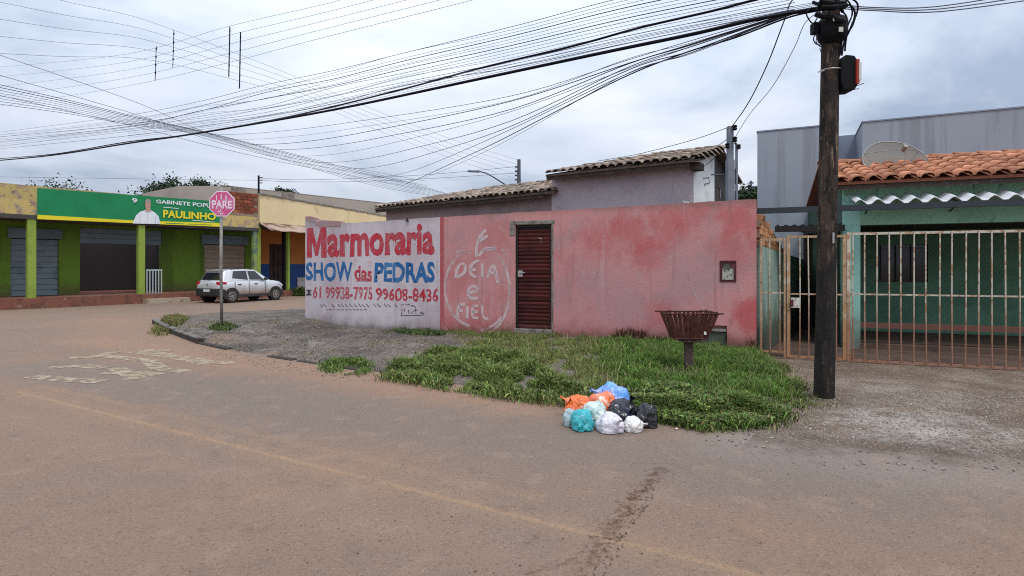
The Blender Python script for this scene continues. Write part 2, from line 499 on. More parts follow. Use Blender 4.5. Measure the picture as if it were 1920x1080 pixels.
m_verge = mat("verge_soil", (0.150, 0.124, 0.100), [
    ("n", (0.085, 0.070, 0.058), 1.3, 0.45, 0.60, 0.9),
    ("n", (0.25, 0.222, 0.19), 2.1, 0.55, 0.66, 0.8),
    ("n", (0.26, 0.165, 0.11), 0.7, 0.54, 0.66, 0.65),
    ("b", (0.062, 0.056, 0.026), (2.9, 8.3, 0.1), 2.6, 0.85),
    ("b", (0.13, 0.11, 0.06), (0.2, 8.6, 0.1), 1.6, 0.6),
    ("b", (0.05, 0.042, 0.034), (-2.2, 12.3, 0.1), 1.5, 0.7), ("b", (0.055, 0.046, 0.038), (-4.3, 13.2, 0.1), 1.2, 0.7),
    ("n", (0.045, 0.037, 0.03), 11, 0.52, 0.63, 0.75),
    ("n", (0.36, 0.325, 0.285), 16, 0.57, 0.67, 0.7),
    ("n", (0.05, 0.042, 0.035), 34, 0.55, 0.66, 0.6),
    ("n", (0.42, 0.38, 0.34), 42, 0.60, 0.70, 0.6),
], rough=0.95, bump=1.0, bscale=26)
m_gravel = mat("gravel_ground", (0.189, 0.133, 0.090), [
    ("n", (0.255, 0.204, 0.155), 1.4, 0.47, 0.62, 0.7),
    ("n", (0.117, 0.078, 0.052), 0.9, 0.52, 0.66, 0.8),
    ("b", (0.428, 0.380, 0.327), (4.0, 5.75, 0), 1.0, 0.8), ("b", (0.408, 0.361, 0.310), (5.6, 4.9, 0), 1.1, 0.7), ("b", (0.337, 0.294, 0.249), (4.9, 7.6, 0), 0.9, 0.5),
    ("b", (0.102, 0.071, 0.047), (3.5, 7.1, 0), 0.9, 0.75), ("b", (0.122, 0.081, 0.052), (5.2, 9.0, 0), 1.3, 0.8),
    ("n", (0.051, 0.036, 0.026), 22, 0.55, 0.66, 0.6),
    ("n", (0.490, 0.418, 0.344), 26, 0.57, 0.68, 0.6),
    ("n", (0.061, 0.045, 0.032), 48, 0.54, 0.63, 0.8),
    ("n", (0.510, 0.437, 0.361), 60, 0.57, 0.66, 0.75),
], rough=0.95, bump=1.0, bscale=30, worn=(1.5, 0.16, 0.60, 0.15), fade=((2.6, 4.75, 0), (0.26, 0.966, 0), 0.9))
m_stone = mat("stone_chip", (0.26, 0.215, 0.175), [("n", (0.14, 0.105, 0.08), 14, 0.42, 0.56, 0.9), ("n", (0.48, 0.45, 0.41), 18, 0.52, 0.64, 0.85)], bump=0.3)
m_kerb = mat("kerb_concrete", (0.20, 0.185, 0.165), [("n", (0.10, 0.085, 0.07), 5, 0.45, 0.6, 0.8), ("z", (0.035, 0.028, 0.022), 0.085, 0.125, 0.92)], bump=0.6, bscale=40)  # height layer paints the shade of the kerb face below its pale top
m_marking = mat("worn_road_paint", (0.37, 0.295, 0.205), [("n", (0.36, 0.28, 0.19), 3, 0.45, 0.6, 0.7)], worn=(6, 0.36, 0.58, 0.05), rough=0.9)
m_grass = mat("grass_blade", (0.08, 0.13, 0.03), attr="tint", rough=0.6, spec=0.25)

pink = [
    ("n", (0.57, 0.25, 0.24), 0.55, 0.42, 0.60, 0.75),
    ("n", (0.42, 0.245, 0.24), 1.2, 0.50, 0.64, 0.75),
    ("n", (0.50, 0.165, 0.16), 1.7, 0.55, 0.68, 0.5),
    ("n", (0.44, 0.29, 0.28), 3.1, 0.56, 0.68, 0.55),
]
def pb(px, py, r, c=(0.49, 0.11, 0.112), a=0.58):
    p = WALL.on(px, py); return ("b", c, tuple(p), r, a)
pink += [pb(1130, 455, 0.65), pb(1185, 440, 0.55), pb(1250, 425, 0.6), pb(1215, 480, 0.5), pb(1300, 400, 0.5), pb(1370, 470, 0.55),
         pb(1405, 590, 0.45, a=0.95), pb(1240, 590, 0.5), pb(1395, 420, 0.5), pb(850, 520, 0.7, (0.48, 0.15, 0.145), 0.6),
         pb(900, 605, 0.55), pb(840, 615, 0.5), pb(930, 450, 0.55, (0.49, 0.17, 0.155), 0.6), pb(1060, 540, 0.45, (0.40, 0.235, 0.23), 0.6),
         pb(1300, 520, 0.8, (0.45, 0.262, 0.258), 0.85), pb(1160, 560, 0.8, (0.47, 0.265, 0.26), 0.8), pb(1100, 520, 0.5, (0.47, 0.26, 0.255), 0.7)]
sa, sb = WALL.on(828, 408), WALL.on(828, 625)
pink += [("s", (0.40, 0.075, 0.085), tuple(sa), tuple(sb), 0.03, 0.09, 0.9, 0.06, 6.0)]
def crack(pts, c=(0.16, 0.085, 0.08), w=0.006):
    q = [tuple(WALL.on(*p)) for p in pts]; return [("s", c, a, b, -0.004, w, 0.85, 0.05, 7.0) for a, b in zip(q, q[1:])]
pink += crack([(942, 520), (944, 560), (941, 625)]) + crack([(1100, 400), (1108, 430), (1104, 470)]) + crack([(1378, 526), (1392, 570), (1388, 620)])
pink += [("n", (0.33, 0.15, 0.145), 7, 0.57, 0.68, 0.4, (1, 1, 0.06)), ("n", (0.56, 0.36, 0.35), 6, 0.58, 0.68, 0.45, (1, 1, 0.08))]
pink += [("n", (0.30, 0.155, 0.135), 5, 0.60, 0.72, 0.45, (1, 1, 0.35)), ("z", (0.33, 0.10, 0.085), 0.20, 0.62, 0.7),
         ("z", (0.12, 0.075, 0.055), 0.14, 0.42, 0.8), ("z", (0.20, 0.115, 0.10), 2.78, 2.60, 0.5),
         ("n", (0.52, 0.33, 0.32), 9, 0.56, 0.70, 0.4), ("n", (0.25, 0.12, 0.11), 26, 0.62, 0.72, 0.5)]
m_pink = mat("faded_pink_paint", (0.55, 0.26, 0.252), pink, rough=0.9, bump=0.35, bscale=26)
m_white = mat("dirty_white_paint", (0.56, 0.50, 0.515), [
    ("n", (0.45, 0.35, 0.365), 0.8, 0.44, 0.62, 0.75), ("n", (0.62, 0.58, 0.60), 1.6, 0.5, 0.66, 0.6),
    ("n", (0.50, 0.30, 0.31), 6, 0.58, 0.70, 0.6), ("n", (0.26, 0.22, 0.21), 18, 0.62, 0.72, 0.5),
    ("n", (0.34, 0.29, 0.28), 6, 0.57, 0.68, 0.4, (1, 1, 0.07)),
    ("z", (0.20, 0.16, 0.14), 0.18, 0.55, 0.55), ("z", (0.09, 0.075, 0.06), 0.14, 0.34, 0.7), ("z", (0.30, 0.27, 0.27), 2.72, 2.5, 0.45)],
    rough=0.9, bump=0.3, bscale=26)
m_oldpink = mat("old_pink_plaster", (0.42, 0.24, 0.235), [("n", (0.33, 0.29, 0.28), 5, 0.46, 0.6, 0.8), ("n", (0.12, 0.10, 0.09), 10, 0.6, 0.7, 0.7)], bump=0.5)
m_redp = mat("red_sign_paint", (0.47, 0.035, 0.055), [("n", (0.42, 0.10, 0.12), 5, 0.45, 0.62, 0.7), ("n", (0.55, 0.28, 0.29), 22, 0.58, 0.68, 0.7)], worn=(26, 0.30, 0.40, 0.25))
m_redthin = mat("thin_red_sign_paint", (0.48, 0.05, 0.07), [("n", (0.50, 0.22, 0.24), 9, 0.46, 0.6, 0.75)], worn=(30, 0.36, 0.50, 0.15))
m_bluep = mat("blue_sign_paint", (0.022, 0.115, 0.30), [("n", (0.06, 0.20, 0.40), 4, 0.48, 0.64, 0.8), ("n", (0.25, 0.33, 0.45), 22, 0.60, 0.70, 0.6)], worn=(26, 0.30, 0.40, 0.3))
m_blackp = mat("black_sign_paint", (0.03, 0.026, 0.032), [("n", (0.22, 0.17, 0.18), 30, 0.5, 0.65, 0.7)], worn=(30, 0.36, 0.5, 0.25))
m_chalk = mat("white_chalk_paint", (0.72, 0.60, 0.605), [("n", (0.56, 0.36, 0.36), 9, 0.45, 0.62, 0.7)], worn=(9, 0.30, 0.60, 0.2))
m_chalk2 = mat("thin_white_chalk", (0.64, 0.47, 0.46), worn=(3, 0.30, 0.66, 0.1))
m_conc = mat("raw_concrete", (0.26, 0.23, 0.20), [("n", (0.12, 0.10, 0.085), 6, 0.45, 0.62, 0.85), ("n", (0.36, 0.33, 0.30), 15, 0.58, 0.7, 0.6)], bump=0.7, bscale=30)
m_door = mat("maroon_door_paint", (0.098, 0.022, 0.019), [("n", (0.055, 0.015, 0.013), 2.2, 0.45, 0.65, 0.7), ("n", (0.26, 0.085, 0.07), 20, 0.62, 0.72, 0.5, (0.3, 0.3, 3)), ("z", (0.10, 0.045, 0.035), 0.25, 0.6, 0.6)], rough=0.55, spec=0.3, bump=0.1, rand=0.4)
m_dark = mat("dark_shade_metal", (0.02, 0.016, 0.015), rough=0.7)
m_steel = mat("dull_steel", (0.42, 0.41, 0.40), [("n", (0.2, 0.17, 0.15), 30, 0.5, 0.66, 0.6)], rough=0.45, metal=0.7)
m_mauve = mat("mauve_grey_render", (0.46, 0.40, 0.42), [("n", (0.39, 0.345, 0.365), 0.9, 0.44, 0.62, 0.8), ("n", (0.33, 0.26, 0.26), 2, 0.55, 0.7, 0.5), ("n", (0.15, 0.125, 0.12), 4, 0.62, 0.72, 0.5, (1, 1, 0.25))], bump=0.25)
m_mauve2 = mat("brownish_grey_render", (0.33, 0.245, 0.24), [("n", (0.23, 0.18, 0.18), 1.1, 0.44, 0.62, 0.8), ("n", (0.30, 0.19, 0.185), 2.4, 0.55, 0.7, 0.6)], bump=0.25)
m_gable = mat("white_gable_render", (0.82, 0.83, 0.81), [("n", (0.55, 0.57, 0.56), 1.5, 0.46, 0.65, 0.7), ("n", (0.35, 0.34, 0.31), 12, 0.63, 0.72, 0.5)], bump=0.25)
m_tile = mat("weathered_roof_tile", (0.33, 0.255, 0.195), [("n", (0.16, 0.125, 0.10), 4, 0.46, 0.62, 0.8), ("n", (0.55, 0.49, 0.41), 7, 0.56, 0.68, 0.8), ("n", (0.06, 0.05, 0.043), 12, 0.58, 0.7, 0.7)], rand=0.45, bump=0.4)
m_tilebed = mat("roof_tile_bed", (0.13, 0.095, 0.07), [("n", (0.07, 0.055, 0.045), 5, 0.44, 0.6, 0.8)], bump=0.4)
m_terra = mat("terracotta_tile", (0.44, 0.19, 0.105), [("n", (0.62, 0.32, 0.18), 5, 0.5, 0.66, 0.7), ("n", (0.24, 0.085, 0.05), 7, 0.56, 0.7, 0.8), ("n", (0.16, 0.08, 0.05), 16, 0.62, 0.72, 0.6)], rand=0.25, bump=0.3)
m_terrabed = mat("terracotta_bed", (0.22, 0.08, 0.045), bump=0.3)
m_fascia = mat("dark_eave_timber", (0.055, 0.04, 0.032), [("n", (0.10, 0.08, 0.065), 8, 0.5, 0.65, 0.7)], bump=0.4)
m_greyw = mat("grey_building_paint", (0.32, 0.35, 0.385), [("n", (0.285, 0.315, 0.355), 0.35, 0.42, 0.62, 0.8), ("n", (0.17, 0.185, 0.205), 2.2, 0.54, 0.66, 0.45, (1, 1, 0.05))], rough=0.8, bump=0.1)
m_greyw2 = mat("dark_grey_building_paint", (0.235, 0.27, 0.33), [("n", (0.20, 0.235, 0.29), 0.5, 0.42, 0.62, 0.8)], rough=0.8)
m_teal = mat("teal_house_paint", (0.28, 0.52, 0.44), [("n", (0.28, 0.50, 0.43), 1.4, 0.46, 0.62, 0.7), ("n", (0.09, 0.19, 0.14), 4, 0.6, 0.72, 0.5, (1, 1, 0.3)), ("z", (0.10, 0.075, 0.05), 0.1, 0.9, 0.75)], bump=0.2)
m_green2 = mat("dull_green_house_paint", (0.24, 0.43, 0.31), [("n", (0.19, 0.35, 0.25), 1.5, 0.46, 0.64, 0.7), ("n", (0.05, 0.09, 0.06), 5, 0.6, 0.72, 0.6, (1, 1, 0.3))], bump=0.2)
m_side = mat("faded_green_side_paint", (0.31, 0.43, 0.35), [("n", (0.11, 0.20, 0.145), 2, 0.46, 0.62, 0.8, (1, 1, 0.3)), ("n", (0.34, 0.38, 0.30), 3, 0.56, 0.68, 0.7, (1, 1, 0.15)), ("z", (0.06, 0.055, 0.035), 0.2, 1.1, 0.85)], bump=0.4)
m_brick = mat("broken_brick", (0.42, 0.19, 0.085), [("n", (0.58, 0.33, 0.17), 12, 0.5, 0.64, 0.8), ("n", (0.16, 0.08, 0.05), 9, 0.58, 0.7, 0.8)], rand=0.35, bump=0.6, bscale=40)
m_mortar = mat("mortar", (0.30, 0.22, 0.16), [("n", (0.14, 0.09, 0.07), 14, 0.48, 0.62, 0.8)], bump=0.6)
m_bars = mat("cream_bar_paint", (0.56, 0.50, 0.40), [("n", (0.36, 0.16, 0.07), 10, 0.50, 0.60, 0.85), ("z", (0.27, 0.105, 0.055), 0.5, 1.35, 0.85), ("n", (0.12, 0.05, 0.03), 24, 0.60, 0.70, 0.7)], rough=0.6, spec=0.35)
m_rustbar = mat("rusty_gate_frame", (0.42, 0.27, 0.155), [("n", (0.56, 0.48, 0.37), 7, 0.5, 0.62, 0.8), ("n", (0.22, 0.085, 0.04), 14, 0.54, 0.66, 0.85), ("z", (0.34, 0.15, 0.065), 0.2, 1.1, 0.7)], rough=0.7)
m_rust = mat("rusty_basket_iron", (0.065, 0.020, 0.014), [("n", (0.15, 0.046, 0.027), 14, 0.5, 0.64, 0.8), ("n", (0.05, 0.02, 0.016), 8, 0.56, 0.7, 0.7)], rough=0.8, bump=0.3)
m_postiron = mat("basket_post_iron", (0.075, 0.045, 0.038), [("n", (0.20, 0.17, 0.15), 16, 0.56, 0.68, 0.8)], rough=0.8, bump=0.3)
m_wood = mat("old_pole_timber", (0.062, 0.042, 0.029), [("n", (0.012, 0.010, 0.009), 11, 0.46, 0.56, 0.95, (1, 1, 0.18)), ("n", (0.21, 0.15, 0.10), 20, 0.57, 0.66, 0.85, (1, 1, 0.16)), ("n", (0.012, 0.011, 0.011), 5, 0.50, 0.60, 0.8, (1, 1, 0.5)), ("n", (0.26, 0.22, 0.18), 30, 0.63, 0.70, 0.7, (1, 1, 0.3)), ("z", (0.016, 0.014, 0.013), 1.2, 2.6, 0.7)], rough=0.9, bump=0.8, bscale=30)
m_cable = mat("black_cable", (0.010, 0.010, 0.015), rough=0.7, spec=0.1)
m_cable2 = mat("grey_cable", (0.12, 0.13, 0.17), rough=0.7, spec=0.1)
m_blackbox = mat("black_plastic", (0.007, 0.007, 0.008), rough=0.6, spec=0.12)
m_greypost = mat("grey_service_post", (0.19, 0.215, 0.25), [("n", (0.14, 0.16, 0.19), 3, 0.45, 0.62, 0.7)], rough=0.7)
m_lime = mat("lime_green_shop_paint", (0.115, 0.205, 0.020), [("n", (0.09, 0.165, 0.018), 0.7, 0.42, 0.62, 0.8), ("n", (0.05, 0.085, 0.015), 1.6, 0.54, 0.66, 0.6, (1, 1, 0.08)), ("n", (0.12, 0.19, 0.04), 2.2, 0.56, 0.68, 0.5), ("z", (0.10, 0.065, 0.035), 0.4, 1.1, 0.7)], bump=0.15)
m_limep = mat("lime_column_paint", (0.26, 0.36, 0.06), [("n", (0.20, 0.28, 0.05), 2, 0.45, 0.62, 0.7)])
m_yellow = mat("cream_yellow_render", (0.78, 0.64, 0.37), [("n", (0.74, 0.58, 0.34), 0.6, 0.42, 0.62, 0.8), ("n", (0.28, 0.20, 0.12), 2.2, 0.60, 0.72, 0.6, (1, 1, 0.4)), ("z", (0.22, 0.17, 0.12), 5.35, 5.0, 0.6)], bump=0.3)
m_peel = mat("peeling_yellow_fascia", (0.56, 0.42, 0.16), [("n", (0.34, 0.27, 0.20), 3, 0.48, 0.58, 0.9), ("n", (0.42, 0.28, 0.20), 1.5, 0.5, 0.62, 0.8), ("n", (0.14, 0.10, 0.08), 6, 0.58, 0.68, 0.8)], bump=0.5)
m_beige = mat("beige_back_wall", (0.40, 0.35, 0.295), [("n", (0.32, 0.28, 0.235), 0.4, 0.44, 0.62, 0.8)], bump=0.1)
m_orange = mat("orange_porch_wall", (0.46, 0.17, 0.04), [("n", (0.36, 0.12, 0.04), 1, 0.45, 0.62, 0.7)])
m_bluedado = mat("blue_dado_paint", (0.025, 0.075, 0.23), [("n", (0.02, 0.055, 0.16), 1, 0.45, 0.62, 0.7)])
m_whitelow = mat("whitewashed_plinth", (0.55, 0.53, 0.50), [("n", (0.30, 0.22, 0.17), 2, 0.48, 0.64, 0.8)])
m_shut = mat("beige_roller_shutter", (0.29, 0.22, 0.16), [("n", (0.22, 0.165, 0.12), 1.2, 0.45, 0.62, 0.7)], rough=0.6)
m_shut2 = mat("blue_grey_shutter", (0.15, 0.20, 0.22), [("n", (0.09, 0.13, 0.15), 1.2, 0.45, 0.62, 0.7)], rough=0.6)
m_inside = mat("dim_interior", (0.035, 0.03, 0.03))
m_rail = mat("pale_rail_paint", (0.42, 0.47, 0.46), rough=0.5)
m_redfloor = mat("red_brick_platform", (0.215, 0.085, 0.055), [("n", (0.12, 0.06, 0.045), 3, 0.45, 0.62, 0.8), ("n", (0.34, 0.24, 0.18), 4, 0.58, 0.7, 0.7)], bump=0.4, bscale=12)
m_step = mat("pale_step", (0.42, 0.34, 0.25), [("n", (0.24, 0.16, 0.11), 4, 0.5, 0.64, 0.8)])
m_banner = mat("green_banner_print", (0.012, 0.235, 0.085), [("n", (0.01, 0.19, 0.07), 0.8, 0.45, 0.62, 0.6)], rough=0.5)
m_by = mat("yellow_banner_print", (0.80, 0.66, 0.03), rough=0.5)
m_bw = mat("white_banner_print", (0.78, 0.80, 0.82), [("n", (0.60, 0.64, 0.74), 2.4, 0.5, 0.64, 0.7)], rough=0.5)
m_bskin = mat("skin_banner_print", (0.52, 0.30, 0.22), rough=0.5)
m_bhair = mat("grey_hair_banner_print", (0.34, 0.30, 0.27), rough=0.5)
m_awn = mat("old_awning_sheet", (0.42, 0.30, 0.23), [("n", (0.15, 0.075, 0.05), 1.6, 0.47, 0.6, 0.85)], bump=0.3)
m_signpink = mat("faded_stop_sign_face", (0.60, 0.10, 0.235), [("n", (0.66, 0.22, 0.36), 4, 0.46, 0.60, 0.8), ("n", (0.50, 0.30, 0.55), 5, 0.58, 0.70, 0.7)], rough=0.45)
m_signwhite = mat("sign_white", (0.80, 0.68, 0.76), [("n", (0.70, 0.44, 0.58), 9, 0.52, 0.66, 0.7)], rough=0.45)
m_signback = mat("sign_back", (0.30, 0.30, 0.30), rough=0.5, metal=0.4)
m_galv = mat("galvanised_post", (0.30, 0.285, 0.26), [("n", (0.17, 0.15, 0.13), 6, 0.45, 0.62, 0.7)], rough=0.6, metal=0.2)
m_leaf = mat("tree_leaf", (0.05, 0.08, 0.03), attr="tint", rough=0.6)
m_bark = mat("bark", (0.09, 0.07, 0.055), bump=0.5)
m_white_ac = mat("white_awning_sheet", (0.76, 0.78, 0.78), [("n", (0.5, 0.5, 0.48), 6, 0.6, 0.72, 0.5)], rough=0.5)
m_sheet = mat("grey_metal_roof", (0.33, 0.36, 0.40), [("n", (0.24, 0.26, 0.29), 1.5, 0.45, 0.62, 0.7)], rough=0.5)
m_beam = mat("dark_steel_beam", (0.035, 0.042, 0.05), rough=0.6)
m_floor = mat("brown_carport_floor", (0.12, 0.075, 0.052), [("n", (0.07, 0.045, 0.035), 2, 0.45, 0.62, 0.8)], bump=0.3)
m_dish = mat("dish_mesh", (0.20, 0.19, 0.165), rough=0.7, alpha=0.88)
m_glassdark = mat("dark_window_glass", (0.012, 0.014, 0.016), rough=0.08, spec=0.6)

# ------------------------------------------------------------------ ground, road, verge
def sheet(name, pts, z, material):
    mb = MB(); mb.add([(p[0], p[1], z) for p in pts], [tuple(range(len(pts)))])
    return tag(mb.build(name, material), kind="structure")
mb = MB(); mb.quad((-900, -900, -0.16), (900, -900, -0.16), (900, 900, -0.16), (-900, 900, -0.16))
tag(mb.build("ground", m_earth), kind="structure")
mb = MB()
mb.quad((-60, -25, 0), (60, -25, 0), (60, 80, 0), (-60, 80, 0))
tag(mb.build("road", m_road), kind="structure")

x0, x1, y0, y1, st = -11.2, 5.6, 5.4, 22.0, 0.09
xs = np.arange(x0, x1, st); ys = np.arange(y0, y1, st)
gx, gy = np.meshgrid(xs, ys); pts = np.stack([gx.ravel(), gy.ravel()], 1)
zz = verge_z(pts)
vv = np.column_stack([pts, zz]); nx, ny = len(xs), len(ys)
i = np.arange(nx * ny).reshape(ny, nx)
q = np.stack([i[:-1, :-1], i[:-1, 1:], i[1:, 1:], i[1:, :-1]], -1).reshape(-1, 4)
q = q[(zz[q] > -0.11).any(1)]
me = numpy_mesh("sidewalk", vv, q.ravel(), np.full(len(q), 4), m_verge, smooth=True)
verge = bpy.data.objects.new("sidewalk", me); COL.objects.link(verge); tag(verge, kind="structure")
mb = MB(); mb.add([(-7.0, 21.0, 0.17), (13, 22.0, 0.17), (13, 29, 0.17), (4, 30, 0.17), (-0.5, 30.8, 0.17)], [(0, 1, 2, 3, 4)])
tag(mb.build("yard", m_earth), kind="structure")
# gravel driveway
dp = [(1.9, 4.9), (3.2, 4.3), (4.6, 3.8), (7.5, 2.9), (12, 1.6), (14, 6), (11.5, 8.2), (4.55, 10.25), (4.1, 9.2), (3.2, 6.8), (2.6, 5.9)]
sheet("driveway", dp, 0.006, m_gravel)
# kerb with its stones
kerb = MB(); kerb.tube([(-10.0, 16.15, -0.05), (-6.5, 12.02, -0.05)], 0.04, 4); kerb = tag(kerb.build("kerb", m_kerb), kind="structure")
stone = MB(); stone.box(-0.37, 0.37, -0.065, 0.065, -0.12, 0.135)
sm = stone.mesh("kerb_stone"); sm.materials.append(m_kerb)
bm = bmesh.new(); bm.from_mesh(sm); bmesh.ops.bevel(bm, geom=bm.edges[:], offset=0.018, segments=1, affect="EDGES"); bm.to_mesh(sm); bm.free()
line = [Vector((-10.05, 16.2)), Vector((-8.3, 14.02)), Vector((-6.5, 12.0)), Vector((-5.0, 10.72)), Vector((-3.7, 9.83)), Vector((-2.2, 8.8))]
acc = []
for a, b in zip(line, line[1:]):
    n_ = max(1, round((b - a).length / 0.77))
    for k in range(n_): acc.append((a.lerp(b, (k + 0.5) / n_), (b - a).normalized()))
for k, (p, d) in enumerate(acc):
    buried = -0.105 if p.x > -6.4 else 0.0
    if p.x > -6.4 and random.random() < 0.3: continue
    M = frame((p.x, p.y, buried + random.uniform(-0.02, 0.015)), (d.x, d.y, random.uniform(-0.02, 0.02)), (random.uniform(-.05, .05), random.uniform(-.05, .05), 1))
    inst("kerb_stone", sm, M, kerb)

# road marking: worn painted letter strokes on the side road mouth
mk = MB()
def stroke_g(pts, w):
    q = [gnd(*p) for p in pts]
    for a, b in zip(q, q[1:]):
        d = (b - a).normalized(); n_ = Vector((-d.y, d.x, 0)) * w / 2
        mk.quad(*[Vector((v.x, v.y, 0.004 + 0.0003 * (len(mk.f) % 7))) for v in (a - n_, b - n_, b + n_, a + n_)])
stroke_g([(258, 659), (310, 666), (345, 672), (390, 680)], 0.34)
stroke_g([(264, 657), (318, 658)], 0.24)
stroke_g([(372, 682), (442, 680)], 0.30)
stroke_g([(200, 668), (276, 676), (300, 692), (350, 697)], 0.26)
stroke_g([(190, 700), (262, 699), (300, 703)], 0.24)
stroke_g([(215, 690), (255, 707), (248, 712)], 0.26)
stroke_g([(130, 672), (190, 668), (215, 660)], 0.26)
stroke_g([(90, 690), (150, 686), (200, 690)], 0.26)
stroke_g([(60, 706), (120, 712), (190, 716)], 0.26)
stroke_g([(240, 661), (256, 661)], 0.16)
tag(mk.build("road_marking", m_marking), kind="structure")

# loose stones
def chips(name, pts, size, material):
    ico = bmesh.new(); bmesh.ops.create_icosphere(ico, subdivisions=1, radius=1)
    bv = np.array([v.co[:] for v in ico.verts]); bf = np.array([[v.index for v in f.verts] for f in ico.faces]); ico.free()
    N = len(pts); s = size * RNG.uniform(0.5, 1.6, (N, 1)) * RNG.uniform(0.6, 1.3, (N, 3)); s[:, 2] *= 0.6
    V = bv[None] * s[:, None, :] * RNG.uniform(0.8, 1.2, (N, len(bv), 1)) + pts[:, None, :]
    Fc = (bf[None] + (np.arange(N) * len(bv))[:, None, None]).reshape(-1, 3)
    me = numpy_mesh(name, V.reshape(-1, 3), Fc.ravel(), np.full(len(Fc), 3), material)
    o = bpy.data.objects.new(name, me); COL.objects.link(o); tag(o, kind="stuff"); return o
def scatter_px(n, poly, zfun):
    """random ground points inside a polygon given in photo pixels, spread evenly over the ground"""
    g = np.array([[*gnd(p[0], p[1], 0.1).xy] for p in poly]); out = []
    lo, hi = g.min(0), g.max(0)
    A, B = g, np.roll(g, -1, 0)
    while len(out) < n:
        c = RNG.uniform(lo, hi, (n * 2, 2)); ins = np.zeros(len(c), bool)
        for a, b in zip(A, B):
            k = ((a[1] > c[:, 1]) != (b[1] > c[:, 1]))
            xi = (b[0] - a[0]) * (c[:, 1] - a[1]) / (b[1] - a[1] if b[1] != a[1] else 1e-9) + a[0]
            ins ^= k & (c[:, 0] < xi)
        out += list(c[ins])
    c = np.array(out[:n]); return np.column_stack([c, zfun(c)])
ver = lambda c: verge_z(c, True)
flat = lambda c: np.zeros(len(c)) + 0.006
pv = scatter_px(5200, [(300, 600), (560, 592), (830, 628), (900, 660), (720, 690), (600, 685), (385, 645)], ver)
pe = scatter_px(500, [(380, 645), (560, 672), (700, 695), (720, 706), (560, 690), (385, 655)], flat)
pr = scatter_px(5200, [(1320, 805), (1500, 760), (1560, 720), (1920, 720), (1920, 880), (1640, 850), (1450, 840)], flat)
pp = scatter_px(300, [(1090, 1075), (1140, 985), (1200, 890), (1235, 880), (1180, 970), (1130, 1078)], flat)
pq = scatter_px(240, [(300, 1000), (1100, 790), (1900, 900), (1900, 1070), (300, 1070)], flat)
pr[:, :2] += RNG.normal(0, 0.1, (len(pr), 2)); pr = pr[(0.26 * (pr[:, 0] - 2.6) + 0.966 * (pr[:, 1] - 4.75) > 0.55) | (RNG.random(len(pr)) < 0.12)]; pe[:, :2] += RNG.normal(0, 0.06, (len(pe), 2))
chips("gravel", np.vstack([pv, pe[:260], pr]), 0.0085, m_stone)
chips("asphalt_crumbs", np.vstack([pp[:160], pq[:70]]), 0.0042, mat("asphalt_crumb", (0.15, 0.095, 0.065), rough=0.9))

# ------------------------------------------------------------------ pink and white boundary wall
uP = lambda px: WALL.hit(px)[0]
U1 = uP(825); UE = WALL.u[-1]
tops = [(0.0, zpx(406, WALL.hit(572)[1])), (0.55, zpx(411, WALL.hit(610)[1])), (0.6, zpx(418, WALL.hit(612)[1])), (uP(662), zpx(418, WALL.hit(662)[1])), (U1, zpx(407, WALL.hit(825)[1])), (UE, zpx(373, WALL.hit(1418)[1]))]
def wtop(u):
    for (a, za), (b, zb) in zip(tops, tops[1:]):
        if u <= b: return za + (zb - za) * (u - a) / (b - a)
    return tops[-1][1]
bw = thing("boundary_wall", "long faded pink and white painted street wall with a maroon metal door and hand lettered advert", "wall", (P0.x, P0.y, 0.0))
dU0, dU1 = uP(966), uP(1034); dB, dT = zpx(618, WALL.hit(1000)[1]), zpx(421, WALL.hit(1000)[1])
nU0, nU1 = uP(1352), uP(1378); nB, nT = zpx(526, WALL.hit(1365)[1]), zpx(491, WALL.hit(1365)[1])
hU0, hU1 = uP(1312), uP(1363); hB, hT = 0.12, zpx(610, WALL.hit(1340)[1])
wtop_w = lambda u: wtop(u) + 0.012 * noise.noise((u * 3, 0, 0))
wtop_p = lambda u: wtop(u) + 0.015 * noise.noise((u * 4, 7, 0))
wall(MB(), WALL, 0.0, U1, -0.3, wtop_w, 0.16, step=0.22).build("white_wall_section", m_white, bw)
wall(MB(), WALL, U1, UE, -0.3, wtop_p, 0.16, [(dU0, dU1, dB, dT, 0.14, False), (nU0, nU1, nB, nT, 0.09, True), (hU0, hU1, hB, hT, 0.12, True)], step=0.22).build("pink_wall_section", m_pink, bw)
# remnant of the old higher plaster at the left corner
old = MB()
for k in range(10):
    u = 0.02 + k * 0.16; old_h = 0.115 - 0.009 * k + 0.012 * random.random()
    wbox(old, WALL, u, u + 0.16, wtop(u + .08) - 0.07 - 0.02 * random.random(), wtop(u + .08) + max(0.02, old_h - (0.10 if u < .6 else 0)), 0.006 + 0.0004 * k, -0.10)
old.build("old_plaster_patch", m_oldpink, bw)
# return along the side street
RET = Line((P3.x + 0.47 * 13, P3.y + 0.883 * 13), (P3.x, P3.y))
wall(MB(), RET, 0.0, RET.u[-1] - 0.002, -0.3, 2.62, 0.16, step=2).build("side_street_wall_section", m_white, bw)
